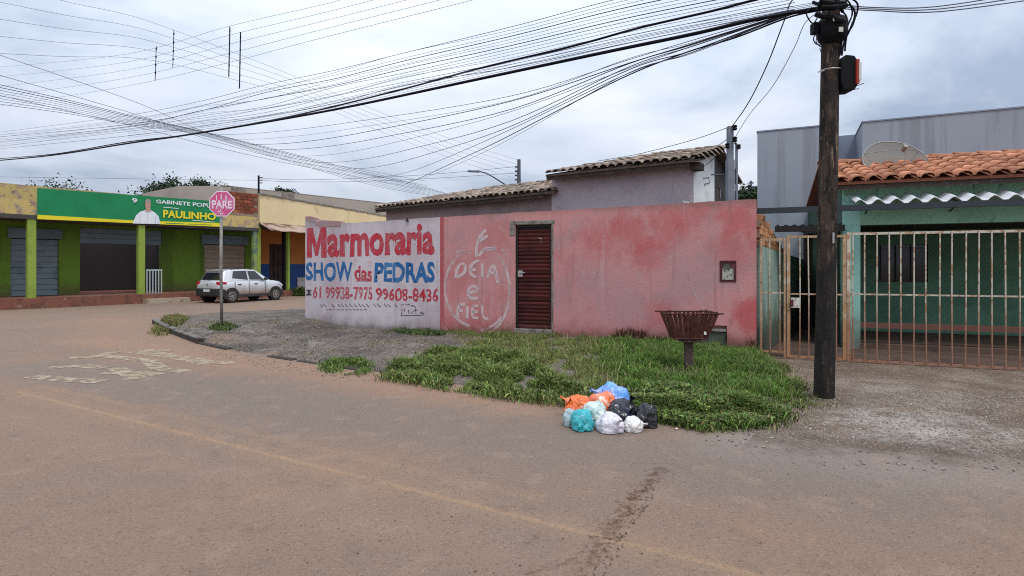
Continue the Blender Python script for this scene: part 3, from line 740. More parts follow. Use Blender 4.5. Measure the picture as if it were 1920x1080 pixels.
# lettering
cut = 24
def glyph(name, outline, box, W, material, parent, off=0.004):
    x0, b0, t0, x1, b1, t1 = box; o = wloc(parent); q = []
    for (s, t) in outline: q.append(W.on(x0 + (x1 - x0) * s, (b0 + (b1 - b0) * s) * (1 - t) + (t0 + (t1 - t0) * s) * t, off))
    mb = MB(); mb.add(q, [tuple(range(len(q)))]); ob = mb.build(name, material, parent)
    bm = bmesh.new(); bm.from_mesh(ob.data); bmesh.ops.triangulate(bm, faces=bm.faces[:]); bm.to_mesh(ob.data); bm.free(); return ob
glyph("lettering", [(0, 0), (0, 1), (.30, 1), (.5, .42), (.72, 1), (1, 1), (1.02, 0), (.74, 0), (.73, .55), (.56, .06), (.43, .06), (.26, .56), (.26, 0)], (575.5, 483, 428, 612, 483, 426), WALL, m_redp, bw)
lettering("lettering", "armoraria", (614, 483, 424, 814, 477, 419), WALL, m_redp, bw, bold=0.036, cuts=cut, jit=2.2)
lettering("lettering", "SHOW", (574, 526, 492, 661, 528, 491), WALL, m_bluep, bw, bold=0.028, cuts=12, jit=2.2)
lettering("lettering", "das", (665, 526, 497, 698, 527, 500), WALL, m_redp, bw, bold=0.025, jit=2.2)
lettering("lettering", "PEDRAS", (703, 529, 492, 816, 530, 491), WALL, m_bluep, bw, bold=0.035, jit=2.2)
lettering("lettering", "61 99938-7975", (587, 559, 536, 699, 563, 538), WALL, m_redthin, bw, bold=0.022, cuts=16, jit=2.2)
lettering("lettering", "99608-8436", (705, 563, 540, 822, 567, 541), WALL, m_redp, bw, bold=0.018, jit=2.2)
strokes("underline", [[(668, 526.5), (697, 527)]], WALL, 1.6, m_redp, bw)
ph = MB()
for (a, b, c, d) in ((575, 543, 584, 546), (577, 546, 582, 551), (574, 551, 584, 554)):
    ph.quad(WALL.on(a, d, .004), WALL.on(c, d, .004), WALL.on(c, b, .004), WALL.on(a, b, .004))
ph.build("phone_symbol", m_blackp, bw)
sl = []
x = 601.0
while x < 742:
    w = random.uniform(3, 6.5)
    if random.random() > 0.18:
        sl += [[(x, 570 + random.uniform(-1, 1)), (x + w * 0.3, 576), (x + w * 0.6, 571.5), (x + w, 575.5)]]
    x += w + random.uniform(1.0, 2.8)
x = 612.0
while x < 688:
    w = random.uniform(3, 6); sl += [[(x, 580 + random.uniform(-.6, .6)), (x + w * 0.5, 583), (x + w, 580.5)]]; x += w + random.uniform(1.5, 3)
strokes("small_lettering", sl, WALL, 1.5, m_blackp, bw)
sg = [[(752, 571), (754, 577), (757, 570)], [(760, 570), (764, 576), (768, 570)], [(770, 573), (776, 570), (780, 576)], [(754, 578), (756, 588), (752, 592)], [(757, 579), (762, 580), (758, 584)],
      [(766, 581), (767, 588)], [(770, 588), (771, 582), (775, 588), (776, 582)], [(779, 577), (780, 589)], [(777, 582), (784, 581)], [(787, 588), (791, 580), (795, 589)], [(788, 585), (794, 585)], [(752, 592), (770, 591), (788, 592), (796, 590)]]
strokes("small_lettering", sg, WALL, 1.6, m_blackp, bw)
# chalked apple and words
strokes("graffiti_outline", [arc(890, 540, 56, 72, 100, 262, 26), arc(906, 545, 50, 80, -58, 78, 26), [(884, 477), (870, 471), (855, 473)], [(941, 466), (950, 480)], [(901, 620), (925, 611), (942, 594)]], WALL, 6.2, m_chalk2, bw)
strokes("graffiti_stalk", [[(893, 482), (894, 460), (900, 444), (911, 430)], [(898, 452), (915, 442)], [(898, 480), (908, 466), (931, 465)], [(903, 470), (930, 466)]], WALL, 6.8, m_chalk, bw)
strokes("graffiti_lettering", [
    [(854, 521), (858, 500), (866, 492), (873, 497), (874, 508), (866, 516), (856, 520)],
    [(898, 488), (884, 494), (881, 505), (882, 516), (894, 519)], [(881, 505), (893, 506)],
    [(904, 494), (905, 520)], [(914, 521), (921, 500), (926, 494), (928, 505), (932, 520)], [(917, 512), (930, 511)], [(931, 520), (934, 531)],
    [(878, 549), (896, 546)], [(896, 546), (895, 538), (887, 535), (880, 539), (877, 548), (879, 557), (886, 561), (896, 558)],
    [(857, 597), (859, 580), (861, 570)], [(860, 572), (872, 570)], [(859, 583), (868, 582)], [(877, 574), (876, 597)],
    [(886, 574), (886, 597), (897, 596)], [(886, 574), (897, 573)], [(886, 585), (896, 584)], [(904, 573), (905, 596), (917, 598)]], WALL, 7.0, m_chalk, bw)
strokes("graffiti_scratch", [[(1300, 545), (1312, 570), (1325, 590)], [(1205, 500), (1212, 512)]], WALL, 2.0, m_chalk2, bw)
# lintel and jambs of raw cement
li = MB(); wbox(li, WALL, uP(957), uP(1040), dT + 0.003, dT + 0.085, 0.012, -0.05); li.build("lintel", m_conc, bw, bevel=0.01)
jb = MB(); wbox(jb, WALL, uP(955.5), uP(965.4), dT - 0.22, dT + 0.0, 0.009, -0.05); jb.build("jamb_patch", m_conc, bw, bevel=0.008)
jb = MB(); wbox(jb, WALL, uP(1034.6), uP(1037.5), dB, dT, 0.005, -0.05); jb.build("jamb_patch", m_conc, bw)
sl_ = MB(); wbox(sl_, WALL, dU0 - 0.02, dU1 + 0.02, dB - 0.12, dB + 0.01, 0.03, -0.13); sl_.build("threshold", m_conc, bw, bevel=0.01)
# door
door = MB()
wbox(door, WALL, dU0, dU1, dB + 0.012, dT - 0.002, -0.075, -0.11)
door = door.build("door", m_dark, bw)
fr = MB()
for (a, b, c, d) in ((dU0 + .002, dU0 + .045, dB + .013, dT - .003), (dU1 - .045, dU1 - .002, dB + .013, dT - .003), (dU0 + .046, dU1 - .046, dT - .05, dT - .003)):
    wbox(fr, WALL, a, b, c, d, -0.035, -0.074)
fr.build("door_frame", m_dark, door)
sh = 0.078
e_dir = WALL.pt(dU1, 0) - WALL.pt(dU0, 0)
Ws = dU1 - dU0 - 0.1
sl_m = MB()
prof = [(-0.012, 0.0), (0.006, 0.006), (0.022, 0.034), (0.026, 0.058), (0.010, 0.064), (-0.012, sh)]
for (o1, z1_), (o2, z2_) in zip(prof, prof[1:]):
    sl_m.quad((0, -o1, z1_), (Ws, -o1, z1_), (Ws, -o2, z2_), (0, -o2, z2_))
slm = sl_m.mesh("slat"); slm.materials.append(m_door)
n_sl = int((dT - dB - 0.07) / sh)
for k in range(n_sl):
    o = WALL.pt(dU0 + 0.05, dB + 0.016 + k * sh, -0.072)
    inst("slat", slm, frame(o, e_dir, (0, 0, 1)), door)
pl = MB(); wbox(pl, WALL, uP(970), uP(979), zpx(519, 11.68), zpx(507, 11.68), -0.03, -0.044); lk = pl.build("lock", m_steel, door)
hd = MB(); hd.tube([WALL.on(974, 512, -0.03), WALL.on(974, 512, 0.01), WALL.on(985, 511, 0.012)], 0.011, 8); hd.build("handle", m_steel, lk)
hk = MB(); hk.tube([WALL.on(1009, 446, -0.03), WALL.on(1010, 446, 0.0), WALL.on(1016, 448, 0.004)], 0.008, 6); hk.tube([WALL.on(1014, 449, -0.02), WALL.on(1014, 458, -0.02)], 0.004, 5); hk.build("hook", m_steel, door)
# meter niche
fr = MB(); t = 0.022
for (a, b, c, d) in ((nU0 - t, nU1 + t, nT, nT + t), (nU0 - t, nU1 + t, nB - t, nB), (nU0 - t, nU0, nB, nT), (nU1, nU1 + t, nB, nT)):
    wbox(fr, WALL, a + .001, b - .001, c, d, 0.014, -0.03)
nf = fr.build("meter_frame", mat("meter_frame_iron", (0.07, 0.014, 0.016), rough=0.7), bw)
mt = MB(); wbox(mt, WALL, nU0 + .02, nU1 - .02, nB + .015, nT - .12, -0.03, -0.085)
mt.build("meter", mat("meter_casing", (0.46, 0.44, 0.37), [("n", (0.10, 0.09, 0.08), 18, 0.48, 0.6, 0.9)], rough=0.5), nf)
mt = MB(); mt.tube([WALL.pt((nU0 + nU1) / 2 - .02, nT - .09, -0.085), WALL.pt((nU0 + nU1) / 2 - .02, nT - .09, -0.03)], 0.06, 14); mt.build("meter_dial", mat("meter_glass", (0.11, 0.12, 0.10), rough=0.15, spec=0.6), nf)
# damp vent opening near the ground
vb = MB(); wbox(vb, WALL, hU0 + .01, hU1 - .01, hT - .11, hT - .06, -0.02, -0.11); vb.build("vent_louvre", m_conc, bw)
vb = MB(); wbox(vb, WALL, hU0 + .01, hU1 - .01, hB + .02, hT - .13, -0.05, -0.11); vb.build("vent_block", mat("mossy_block", (0.07, 0.085, 0.062), [("n", (0.03, 0.035, 0.03), 5, 0.45, 0.6, 0.8)], bump=0.5), bw)
# little things on top of the wall
cr_ = MB(); cr_.obox(WALL.pt(uP(1283), wtop(uP(1283)), 0.0), (0.09, -0.03, -0.02), (0.02, 0.04, 0), (-0.04, 0.0, 0.05)); cr_.build("plaster_chip", m_gable, bw)
cb = MB(); cb.tube([WALL.pt(uP(764), wtop(uP(764)) + .02, 0.02), WALL.pt(uP(767), wtop(uP(767)) - .06, 0.03), WALL.pt(uP(762), wtop(uP(762)) - .02, 0.03)], 0.018, 6); cb.build("cable_stub", m_cable, bw)

# ------------------------------------------------------------------ houses behind the wall
def tile_mesh(w, L, material, name="roof_tile"):
    mb = MB(); n = 6; r0, r1 = w * 0.5, w * 0.42; th = 0.014
    rows = []
    for (y, r) in ((0, r0), (L, r1)):
        rows.append([(math.cos(math.pi * k / n) * r, y, math.sin(math.pi * k / n) * r * 0.75 + (0.018 if y == 0 else 0)) for k in range(n + 1)])
    b = len(mb.v); mb.v += rows[0] + rows[1] + [(x * 0.84, y, z * 0.78) for (x, y, z) in rows[0]]
    m_ = n + 1
    for k in range(n):
        mb.f.append((b + k, b + k + 1, b + m_ + k + 1, b + m_ + k)); mb.f.append((b + k, b + 2 * m_ + k, b + 2 * m_ + k + 1, b + k + 1))
    me = mb.mesh(name); me.materials.append(material)
    for p in me.polygons: p.use_smooth = len(p.vertices) == 4
    return me
def tiled_slope(roof, me, eL, eR, inward, pitch, depth, w, L, hipL=False, hipR=False, jit=0.012):
    """rows of cover tiles on a slope that rises inward from the eave eL-eR"""
    eL, eR = Vector(eL), Vector(eR); ex = (eR - eL); W_ = ex.length; ex.normalize()
    up = Vector((inward[0], inward[1], 0)).normalized(); sl = (up * math.cos(pitch) + Vector((0, 0, math.sin(pitch)))).normalized()
    nrm = ex.cross(sl).normalized()
    ncol = int(W_ / w); nrow = int(math.ceil(depth / math.cos(pitch) / L))
    for c in range(ncol):
        cx_ = (c + 0.5) * W_ / ncol
        for r_ in range(nrow):
            plan = r_ * L * math.cos(pitch)
            if (hipL and cx_ < plan - w * 0.3) or (hipR and W_ - cx_ < plan - w * 0.3): continue
            o = eL + ex * (cx_ + random.uniform(-jit, jit)) + sl * (r_ * L - 0.03) + nrm * (0.012 + random.uniform(0, jit))
            d = (sl + ex * random.uniform(-0.04, 0.04)).normalized()
            inst("roof_tile", me, frame(o, d.cross(nrm), nrm), roof)
house = None
# taller house
dirR = Vector((0.829, -0.559)); inw = Vector((0.559, 0.829))
E0 = Vector((3.91, 12.0)); EL = E0 - dirR * 3.72; zE = 3.85; dep = 1.97; pit = math.atan2(0.53, dep)
house = thing("tall_house", "taller mauve grey house with a white gable end behind the pink wall", "house", (2.5, 13.2, 0.1))
wl_ = Line(EL + inw * 0.32 + dirR * 0.12, E0 + inw * 0.32 - dirR * 0.22)
wall(MB(), wl_, 0, wl_.u[-1], 0.0, zE + 0.03, 0.15).build("front_wall", m_mauve, house)
gl = Line(wl_.p[-1] + Vector((0.001, 0)), wl_.p[-1] + inw * (2 * dep - 0.64))
Lg = gl.u[-1]
def gtop(u):
    s = u + 0.32; return zE + 0.02 + math.tan(pit) * (s if s < dep else 2 * dep - s)
half = dep - 0.32
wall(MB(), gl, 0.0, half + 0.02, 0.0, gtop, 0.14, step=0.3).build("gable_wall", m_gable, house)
wall(MB(), gl, half + 0.02, Lg, 0.0, gtop, 0.14, step=0.3).build("dark_gable_wall", mat("dark_gable_render", (0.075, 0.062, 0.056), [("n", (0.035, 0.03, 0.03), 2, 0.45, 0.62, 0.8)], bump=0.4), house)  # rear half of the gable, in a darker render
bk = MB(); a = EL + inw * (2 * dep - 0.3) + dirR * 0.12; wall(bk, Line(wl_.p[0], a), 0, (a - wl_.p[0]).length, 0, zE, 0.14); bk.build("left_wall", m_mauve, house)
def roof_bed(name, eL, eR, inward, pitch, depth, parent, material, hipL=False, hipR=False, both=True):
    eL, eR = Vector(eL), Vector(eR); i3 = Vector((inward[0], inward[1], 0)).normalized(); ex = (eR - eL).normalized()
    h = math.tan(pitch) * depth
    rL = eL + i3 * depth + Vector((0, 0, h)) + (ex * depth if hipL else Vector()); rR = eR + i3 * depth + Vector((0, 0, h)) - (ex * depth if hipR else Vector())
    bL, bR = eL + i3 * 2 * depth, eR + i3 * 2 * depth
    mb = MB(); dn = Vector((0, 0, -0.05))
    tops_ = [eL, eR, rR, rL, bR, bL]; vs = tops_ + [v + dn for v in tops_]
    fs = [(0, 1, 2, 3), (3, 2, 4, 5), (1, 4, 2), (0, 3, 5), (6, 9, 8, 7), (9, 11, 10, 8), (0, 6, 7, 1), (4, 10, 11, 5)]
    if hipR: fs += [(1, 7, 10, 4), (7, 8, 10)]
    else: fs += [(1, 7, 8, 2), (2, 8, 10, 4)]
    if hipL: fs += [(0, 5, 11, 6), (6, 11, 9)]
    else: fs += [(0, 3, 9, 6), (3, 5, 11, 9)]
    if not hipR: fs.remove((1, 4, 2))
    if not hipL: fs.remove((0, 3, 5))
    mb.add(vs, fs)
    return mb.build(name, material, parent)
t_old = tile_mesh(0.20, 0.42, m_tile)
rf = roof_bed("roof", (EL.x, EL.y, zE), (E0.x, E0.y, zE), inw, pit, dep, house, m_tilebed, hipL=True)
tiled_slope(rf, t_old, (EL.x, EL.y, zE), (E0.x, E0.y, zE), inw, pit, dep, 0.205, 0.36, hipL=True)
i3 = Vector((inw.x, inw.y, 0)); d3 = Vector((dirR.x, dirR.y, 0))
E3, L3 = Vector((E0.x, E0.y, zE)), Vector((EL.x, EL.y, zE)); up_ = Vector((0, 0, math.tan(pit) * dep))
for k in range(8):                                           # ridge caps
    p = L3 + d3 * (dep + k * 0.22 * (3.72 - dep) / 1.75) + i3 * dep + up_ + Vector((0, 0, 0.03))
    inst("ridge_tile", t_old, frame(p, Vector((0, 0, 1)).cross(d3) * -1, (0, 0, 1)), rf)
for k in range(6):                                           # verge tiles up the rake
    p = E3 + (i3 * dep + up_) * (k / 6) + Vector((0, 0, 0.035)) - d3 * 0.02
    sl3 = (i3 * dep + up_).normalized()
    inst("verge_tile", t_old, frame(p, sl3.cross(Vector((0, 0, 1))), (0, 0, 1)), rf)
fb = MB(); fb.obox(L3 + i3 * 0.03 + Vector((0, 0, -0.135)), d3 * 3.5, i3 * 0.03, (0, 0, 0.08)); fb.build("eave_board", m_fascia, house)
fb = MB(); fb.obox(E3 + i3 * 0.12 - d3 * 0.24 + Vector((0, 0, -0.19)), d3 * 0.2, i3 * 0.35, (0, 0, 0.15)); fb.build("rafter_end", m_fascia, house)
# bits on the gable: bracket, cable loops, thin pipe
gb = MB(); a, b = gl.on(1333, 327, 0.01), gl.on(1360, 327, 0.01); gb.tube([a, b], 0.014, 6); gb.build("wall_bracket", m_greypost, house)
gb = MB(); gb.tube([gl.on(1294, 324, 0.01), gl.on(1310, 318, 0.012), gl.on(1326, 307, 0.012), gl.on(1338, 297, 0.01)], 0.007, 5)
gb.build("wall_cable", m_cable2, house)
gb = MB(); gb.tube([gl.on(1318, 334, 0.01), gl.on(1328, 333, 0.012), gl.on(1330, 343, 0.012), gl.on(1320, 345, 0.012), gl.on(1321, 349, 0.01)], 0.008, 5); gb.build("wall_cable", m_cable2, house)
gb = MB(); gb.tube([gl.on(1349, 372, 0.02), gl.on(1349, 356, 0.02)], 0.009, 5); gb.tube([gl.on(1349, 356, 0.02), gl.on(1347.5, 350, 0.02)], 0.014, 6); gb.build("vent_pipe", m_steel, house)
# low annexe
dirA = Vector((0.788, -0.616)); inA = Vector((0.616, 0.788))
A0 = Vector((0.93, 14.18)); AL = A0 - dirA * 6.72; zA = 3.45; depA = 2.5; pA = R(14.3)
ann = thing("low_house", "lower brownish grey house with a long weathered tile roof behind the white wall", "house", (-1.7, 16.4, 0.1))
wA = Line(AL + inA * 0.3 + dirA * 0.2, A0 + inA * 0.3 + dirA * 0.1)
wall(MB(), wA, 0, wA.u[-1], 0.0, zA + 0.02, 0.15).build("front_wall", m_mauve2, ann)
wB = Line(wA.p[0] + inA * 4.2, wA.p[0] - Vector((0.002, 0.0)))
wall(MB(), wB, 0, wB.u[-1], 0.0, zA, 0.15).build("left_wall", m_mauve2, ann)
rfa = roof_bed("roof", (AL.x, AL.y, zA), (A0.x + dirA.x * .12, A0.y + dirA.y * .12, zA), inA, pA, depA, ann, m_tilebed, hipL=True)
tiled_slope(rfa, t_old, (AL.x, AL.y, zA), (A0.x + dirA.x * .1, A0.y + dirA.y * .1, zA), inA, pA, depA, 0.205, 0.36, hipL=True)
a3, b3 = Vector((AL.x, AL.y, zA)), Vector((dirA.x, dirA.y, 0)); c3 = Vector((inA.x, inA.y, 0)); upA = Vector((0, 0, math.tan(pA) * depA))
for k in range(9):
    p = a3 + (b3 * depA + c3 * depA + upA) * (k / 9) + Vector((0, 0, 0.03)); d = (b3 * depA + c3 * depA + upA).normalized()
    inst("hip_tile", t_old, frame(p, d.cross(Vector((0, 0, 1))), (0, 0, 1)), rfa)
for k in range(13):
    p = a3 + b3 * (depA + k * 0.35) + c3 * depA + upA + Vector((0, 0, 0.03))
    inst("ridge_tile", t_old, frame(p, b3.cross(Vector((0, 0, 1))), (0, 0, 1)), rfa)
fb = MB(); fb.obox(a3 + c3 * 0.03 + Vector((0, 0, -0.13)), b3 * 6.5, c3 * 0.03, (0, 0, 0.075)); fb.build("eave_board", m_fascia, ann)

# grey service mast
sp = thing("service_mast", "square grey concrete service mast with insulators rising beside the white gable", "mast", (4.08, 10.75, 0.1))
zt_ = zpx(237, 10.75)
mb = MB(); mb.box(4.08 - .075, 4.08 + .055, 10.68, 10.82, 0.1, zpx(300, 10.75)); mb.build("mast_base", m_greypost, sp, bevel=0.008)
mb = MB(); mb.box(4.08 - .062, 4.08 + .042, 10.70, 10.80, zpx(300, 10.75), zt_); mb.build("mast_top", m_greypost, sp, bevel=0.008)
mb = MB(); mb.tube([(4.18, 10.72, 0.1), (4.18, 10.72, zpx(272, 10.75)), (4.15, 10.72, zpx(268, 10.75))], 0.026, 8); mb.build("conduit", m_greypost, sp)
for (dx, py) in ((0.05, 240), (0.05, 262), (-0.09, 274)):
    mb = MB(); z = zpx(py, 10.7); lathe_z(mb, 4.08 + dx, 10.67, [(0.02, z - .05), (0.045, z - .03), (0.03, z), (0.045, z + .03), (0.02, z + .05)], 10); mb.build("insulator", m_blackbox, sp)
mb = MB(); mb.box(4.17, 4.24, 10.68, 10.76, zpx(280, 10.75), zpx(272, 10.75)); mb.build("connector_box", m_blackbox, sp)

# ------------------------------------------------------------------ neighbour on the right
S0 = P0 + Vector((0.08, 0.03)); SW = Line(S0 + PERP * 6.5, S0)
SWr = Line(S0, S0 + PERP * 6.5)
side = thing("side_wall", "narrow faded green side wall with a broken brick top at the right end of the pink wall", "wall", (S0.x, S0.y, 0))
wall(MB(), SWr, 0.0, 6.5, -0.2, lambda u: 1.98 - 0.03 * u, 0.13, step=0.5).build("rendered_wall", m_side, side)
bm_ = MB(); bm_.box(0, 0.19, -0.004, 0.115, 0, 0.088); brm = bm_.mesh("brick"); brm.materials.append(m_brick)
bm = bmesh.new(); bm.from_mesh(brm); bmesh.ops.bevel(bm, geom=bm.edges[:], offset=0.006, segments=1, affect="EDGES"); bm.to_mesh(brm); bm.free()
for r_ in range(6):
    n_ = [14, 11, 9, 7, 5, 3][r_]
    for k in range(n_):
        if r_ > 2 and k == n_ - 1 and random.random() < 0.4: continue
        u = 0.02 + k * 0.2 + (0.1 if r_ % 2 else 0) + random.uniform(-.004, .004)
        o = SWr.pt(u, 1.985 - 0.03 * u + r_ * 0.094, -0.004 + random.uniform(-.006, .010))
        ex = SWr.pt(1, 0) - SWr.pt(0, 0)
        inst("brick", brm, frame(o, (ex.x, ex.y, random.uniform(-.02, .02)), (0, 0, 1)), side)
for k in range(3): wbox(mo := MB(), SWr, 0.0, [2.6, 1.7, 1.0][k], 1.93 + k * .19, 2.07 + k * .19, -0.015, -0.11); mo.build("mortar_bed", m_mortar, side)

RDIR = Vector((0.9348, -0.3552)); RN = Vector((-0.3552, -0.9348))
G0 = Vector((6.45, 11.2))
gh = thing("green_house", "teal green house with a terracotta tile roof and carport behind the bar fence", "house", (7.5, 11, 0))
GW = Line(G0, G0 + RDIR * 6.5)
uo0, uo1 = GW.hit(1613)[0], 5.9
zl = 2.40; ze = 3.16
wall(MB(), GW, 0.001, 6.5, zl, ze, 0.16, step=1).build("front_wall", m_green2, gh)
pz = MB(); wbox(pz, GW, -0.02, uo0, 0.0, zl - .001, 0.01, -0.24); pz.build("corner_pillar", m_teal, gh)
pz = MB(); wbox(pz, GW, -0.02, 0.28, zl + 0.001, 2.98, 0.008, -0.02); pz.build("pillar_top", m_teal, gh)
pz = MB(); wbox(pz, GW, uo1, 6.5, 0.0, zl - .001, 0.0, -0.24); pz.build("corner_pillar", m_teal, gh)
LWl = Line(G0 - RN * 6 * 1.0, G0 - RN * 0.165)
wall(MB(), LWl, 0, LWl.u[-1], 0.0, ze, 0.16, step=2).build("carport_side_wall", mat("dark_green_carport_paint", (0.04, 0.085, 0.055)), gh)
pb_ = Line(GW.xy(0.0, -2.6), GW.xy(6.5, -2.6)); wn0, wn1 = pb_.hit(1648)[0], pb_.hit(1740)[0]
wall(MB(), pb_, 0, 6.5, 0.0, zl + .3, 0.12, [(wn0, wn1, 1.25, 2.1, 0.08, True)], step=2).build("porch_back_wall", mat("deep_green_porch_paint", (0.14, 0.28, 0.19), [("n", (0.10, 0.21, 0.14), 1.5, 0.45, 0.62, 0.8)]), gh)
wdw = MB(); wbox(wdw, pb_, wn0 + .01, wn1 - .01, 1.26, 2.09, -0.03, -0.05); wdw = wdw.build("window", m_glassdark, gh)
wf = MB()
for k in range(4): u = wn0 + .02 + k * (wn1 - wn0 - .06) / 3; wbox(wf, pb_, u, u + .025, 1.262, 2.088, -0.01, -0.029)
wf.build("window_frame", m_dark, wdw)
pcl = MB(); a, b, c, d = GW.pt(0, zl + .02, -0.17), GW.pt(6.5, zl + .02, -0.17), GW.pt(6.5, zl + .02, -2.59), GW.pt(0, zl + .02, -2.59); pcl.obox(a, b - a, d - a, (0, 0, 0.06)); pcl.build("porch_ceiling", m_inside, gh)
pst = MB(); wbox(pst, GW, uo0, uo1, -0.02, 0.12, 0.02, -2.59); pst.build("porch_floor", m_floor, gh)
pst = MB(); wbox(pst, GW, uo0 + .01, uo1 - .01, 0.42, 0.52, -0.05, -0.15); pst.build("porch_kerb_rail", mat("dusty_red_rail", (0.16, 0.07, 0.05), rough=0.8), gh)
# terracotta roof
eo = 0.34
eL3, eR3 = GW.pt(-0.22, 3.2, eo), GW.pt(6.6, 3.2, eo); inG = -RN; pG = R(17); dG = 2.15
rfg = roof_bed("roof", eL3, eR3, inG, pG, dG, gh, m_terrabed)
t_ter = tile_mesh(0.26, 0.42, m_terra)
tiled_slope(rfg, t_ter, eL3, eR3, inG, pG, dG, 0.265, 0.40, jit=0.008)
for k in range(16):
    p = eL3 + Vector((RDIR.x, RDIR.y, 0)) * k * 0.42 + Vector((inG.x, inG.y, 0)) * dG + Vector((0, 0, math.tan(pG) * dG + 0.03))
    inst("ridge_tile", t_ter, frame(p, Vector((RDIR.x, RDIR.y, 0)).cross(Vector((0, 0, 1))), (0, 0, 1)), rfg)
fb = MB(); wbox(fb, GW, -0.2, 6.55, ze - 0.10, ze - 0.01, eo - 0.03, eo - 0.06); fb.build("eave_board", m_fascia, gh)
gwl = MB(); wbox(gwl, GW, -0.16, 6.5, ze - .001, ze + .08, -0.001, -0.16); gwl.build("wall_plate", m_fascia, gh)
# corrugated white awning over the porch opening
aw = MB(); au0, au1 = GW.hit(1594)[0], 4.2; n_ = 90; rows = []
for k in range(n_ + 1):
    u = au0 + (au1 - au0) * k / n_; wv = 0.05 * math.sin(2 * math.pi * (u - au0) / 0.29)
    rows.append((GW.pt(u, 2.80 + wv, 0.52), GW.pt(u, 2.93 + wv, 0.02), GW.pt(u, 2.785 + wv, 0.52), GW.pt(u, 2.915 + wv, 0.02)))
for r0, r1 in zip(rows, rows[1:]):
    aw.quad(r0[0], r1[0], r1[1], r0[1]); aw.quad(r0[2], r1[2], r1[3], r0[3]); aw.quad(r0[0], r1[0], r1[2], r0[2])
aw.build("awning_sheet", m_white_ac, gh, smooth=False)
for u in (au0 + .25, au0 + 1.6, au0 + 3.0):
    mb = MB(); mb.tube([GW.pt(u, 2.62, 0.0), GW.pt(u, 2.74, 0.47)], 0.014, 5); mb.tube([GW.pt(u, 2.74, 0.47), GW.pt(u, 2.87, 0.0)], 0.01, 5); mb.build("awning_bracket", m_dark, gh)
# carport: sheet roof, beam, back wall, floor
CP = Line(P0 + PERP * 2.6 + RDIR * 0.02, P0 + PERP * 2.6 + RDIR * 2.75)
c0_ = SWr.xy(1.55, 0.02); gl0 = LWl.p[1]; gd = -RN
det = RDIR.x * -gd.y - RDIR.y * -gd.x; rx_, ry_ = gl0.x - c0_.x, gl0.y - c0_.y
tt_ = (rx_ * -gd.y - ry_ * -gd.x) / det
ca = Vector((c0_.x, c0_.y, 2.42)); cb_ = Vector((c0_.x + RDIR.x * (tt_ - .01), c0_.y + RDIR.y * (tt_ - .01), 2.42))
cbk = Vector((PERP.x, PERP.y, 0)) * 4.8
n_ = 40; cs = MB(); prev = None
for k in range(n_ + 1):
    p = ca.lerp(cb_, k / n_) + Vector((0, 0, 0.018 * math.sin(k * 1.25))); qd = p + cbk + Vector((0, 0, 0.10)) + Vector((gd.x - PERP.x, gd.y - PERP.y, 0)) * 4.8 * (k / n_)
    if prev: cs.quad(prev[0], p, qd, prev[1])
    prev = (p, qd)
cs.build("carport_roof", m_sheet, gh)
cf = MB(); cf.obox(ca + Vector((0, -.02, -0.13)), cb_ - ca, (0, 0.05, 0), (0, 0, 0.12)); cf.build("carport_fascia", m_dark, gh)
bb = Line((8.3, 17.2), (13, 15.5)); 
cbw = MB(); wall(cbw, Line(SWr.xy(6.4), SWr.xy(6.4) + RDIR * 4.2), 0, 4.2, -0.1, 2.5, 0.1, step=2); cbw.build("carport_back_wall", mat("carport_brown_wall", (0.08, 0.055, 0.045)), gh)
fl = MB(); a = SWr.pt(0.0, -0.03, 0.01); fl.obox(a, (RDIR.x * 7.6, RDIR.y * 7.6, 0), (PERP.x * 6.3, PERP.y * 6.3, 0), (0, 0, 0.052)); fl.build("carport_floor", m_floor, gh)
bmz = zpx(394, 10.3)
bmx = MB(); a = Vector((P0.x - .02, P0.y + .12, bmz)); b = Vector((G0.x + RDIR.x * 6.4, G0.y + RDIR.y * 6.4, 0)); 
bmx.obox(Vector((P0.x + .02, P0.y + .30, bmz - .05)), Vector((RDIR.x * 7.6, RDIR.y * 7.6, 0.02)), (0.02, 0.06, 0), (0, 0, 0.10)); bmx.build("carport_beam", m_beam, gh)
# dish on the roof
dc = at(1676, 312, 11.9)
ds = thing("satellite_dish", "large beige mesh satellite dish standing on the terracotta roof", "satellite dish", (dc.x, dc.y, 3.5))
mb = MB(); rings, seg = 6, 28; axd = Vector((-0.12, -0.80, 0.58)).normalized(); sx = axd.cross(Vector((0, 0, 1))).normalized(); sy = sx.cross(axd)
for i_ in range(rings + 1):
    r_ = 0.62 * i_ / rings
    for k in range(seg):
        t = 2 * math.pi * k / seg; mb.v.append(tuple(dc + sx * r_ * math.cos(t) + sy * r_ * math.sin(t) + axd * (0.42 * r_ * r_ - 0.05)))
for i_ in range(rings):
    for k in range(seg):
        k2 = (k + 1) % seg; mb.f.append((i_ * seg + k, i_ * seg + k2, (i_ + 1) * seg + k2, (i_ + 1) * seg + k))
mb.build("dish", m_dish, ds, smooth=True)
rim = MB(); rim.tube([dc + sx * .62 * math.cos(2 * math.pi * k / 32) + sy * .62 * math.sin(2 * math.pi * k / 32) + axd * 0.11 for k in range(33)], 0.012, 5, False); rim.build("rim", m_galv, ds)
for k in range(3):
    t = 2 * math.pi * k / 3 + 0.5; mb = MB(); mb.tube([dc + sx * .6 * math.cos(t) + sy * .6 * math.sin(t) + axd * .1, dc + axd * 0.5], 0.008, 5); mb.build("feed_arm", m_galv, ds)
mb = MB(); mb.tube([dc + axd * 0.44, dc + axd * 0.58], 0.045, 8); mb.build("feed_horn", m_galv, ds)
mb = MB(); mb.tube([(dc.x + .03, dc.y + .05, 3.35), tuple(dc - axd * .05)], 0.035, 8); mb.build("mast", m_galv, ds)

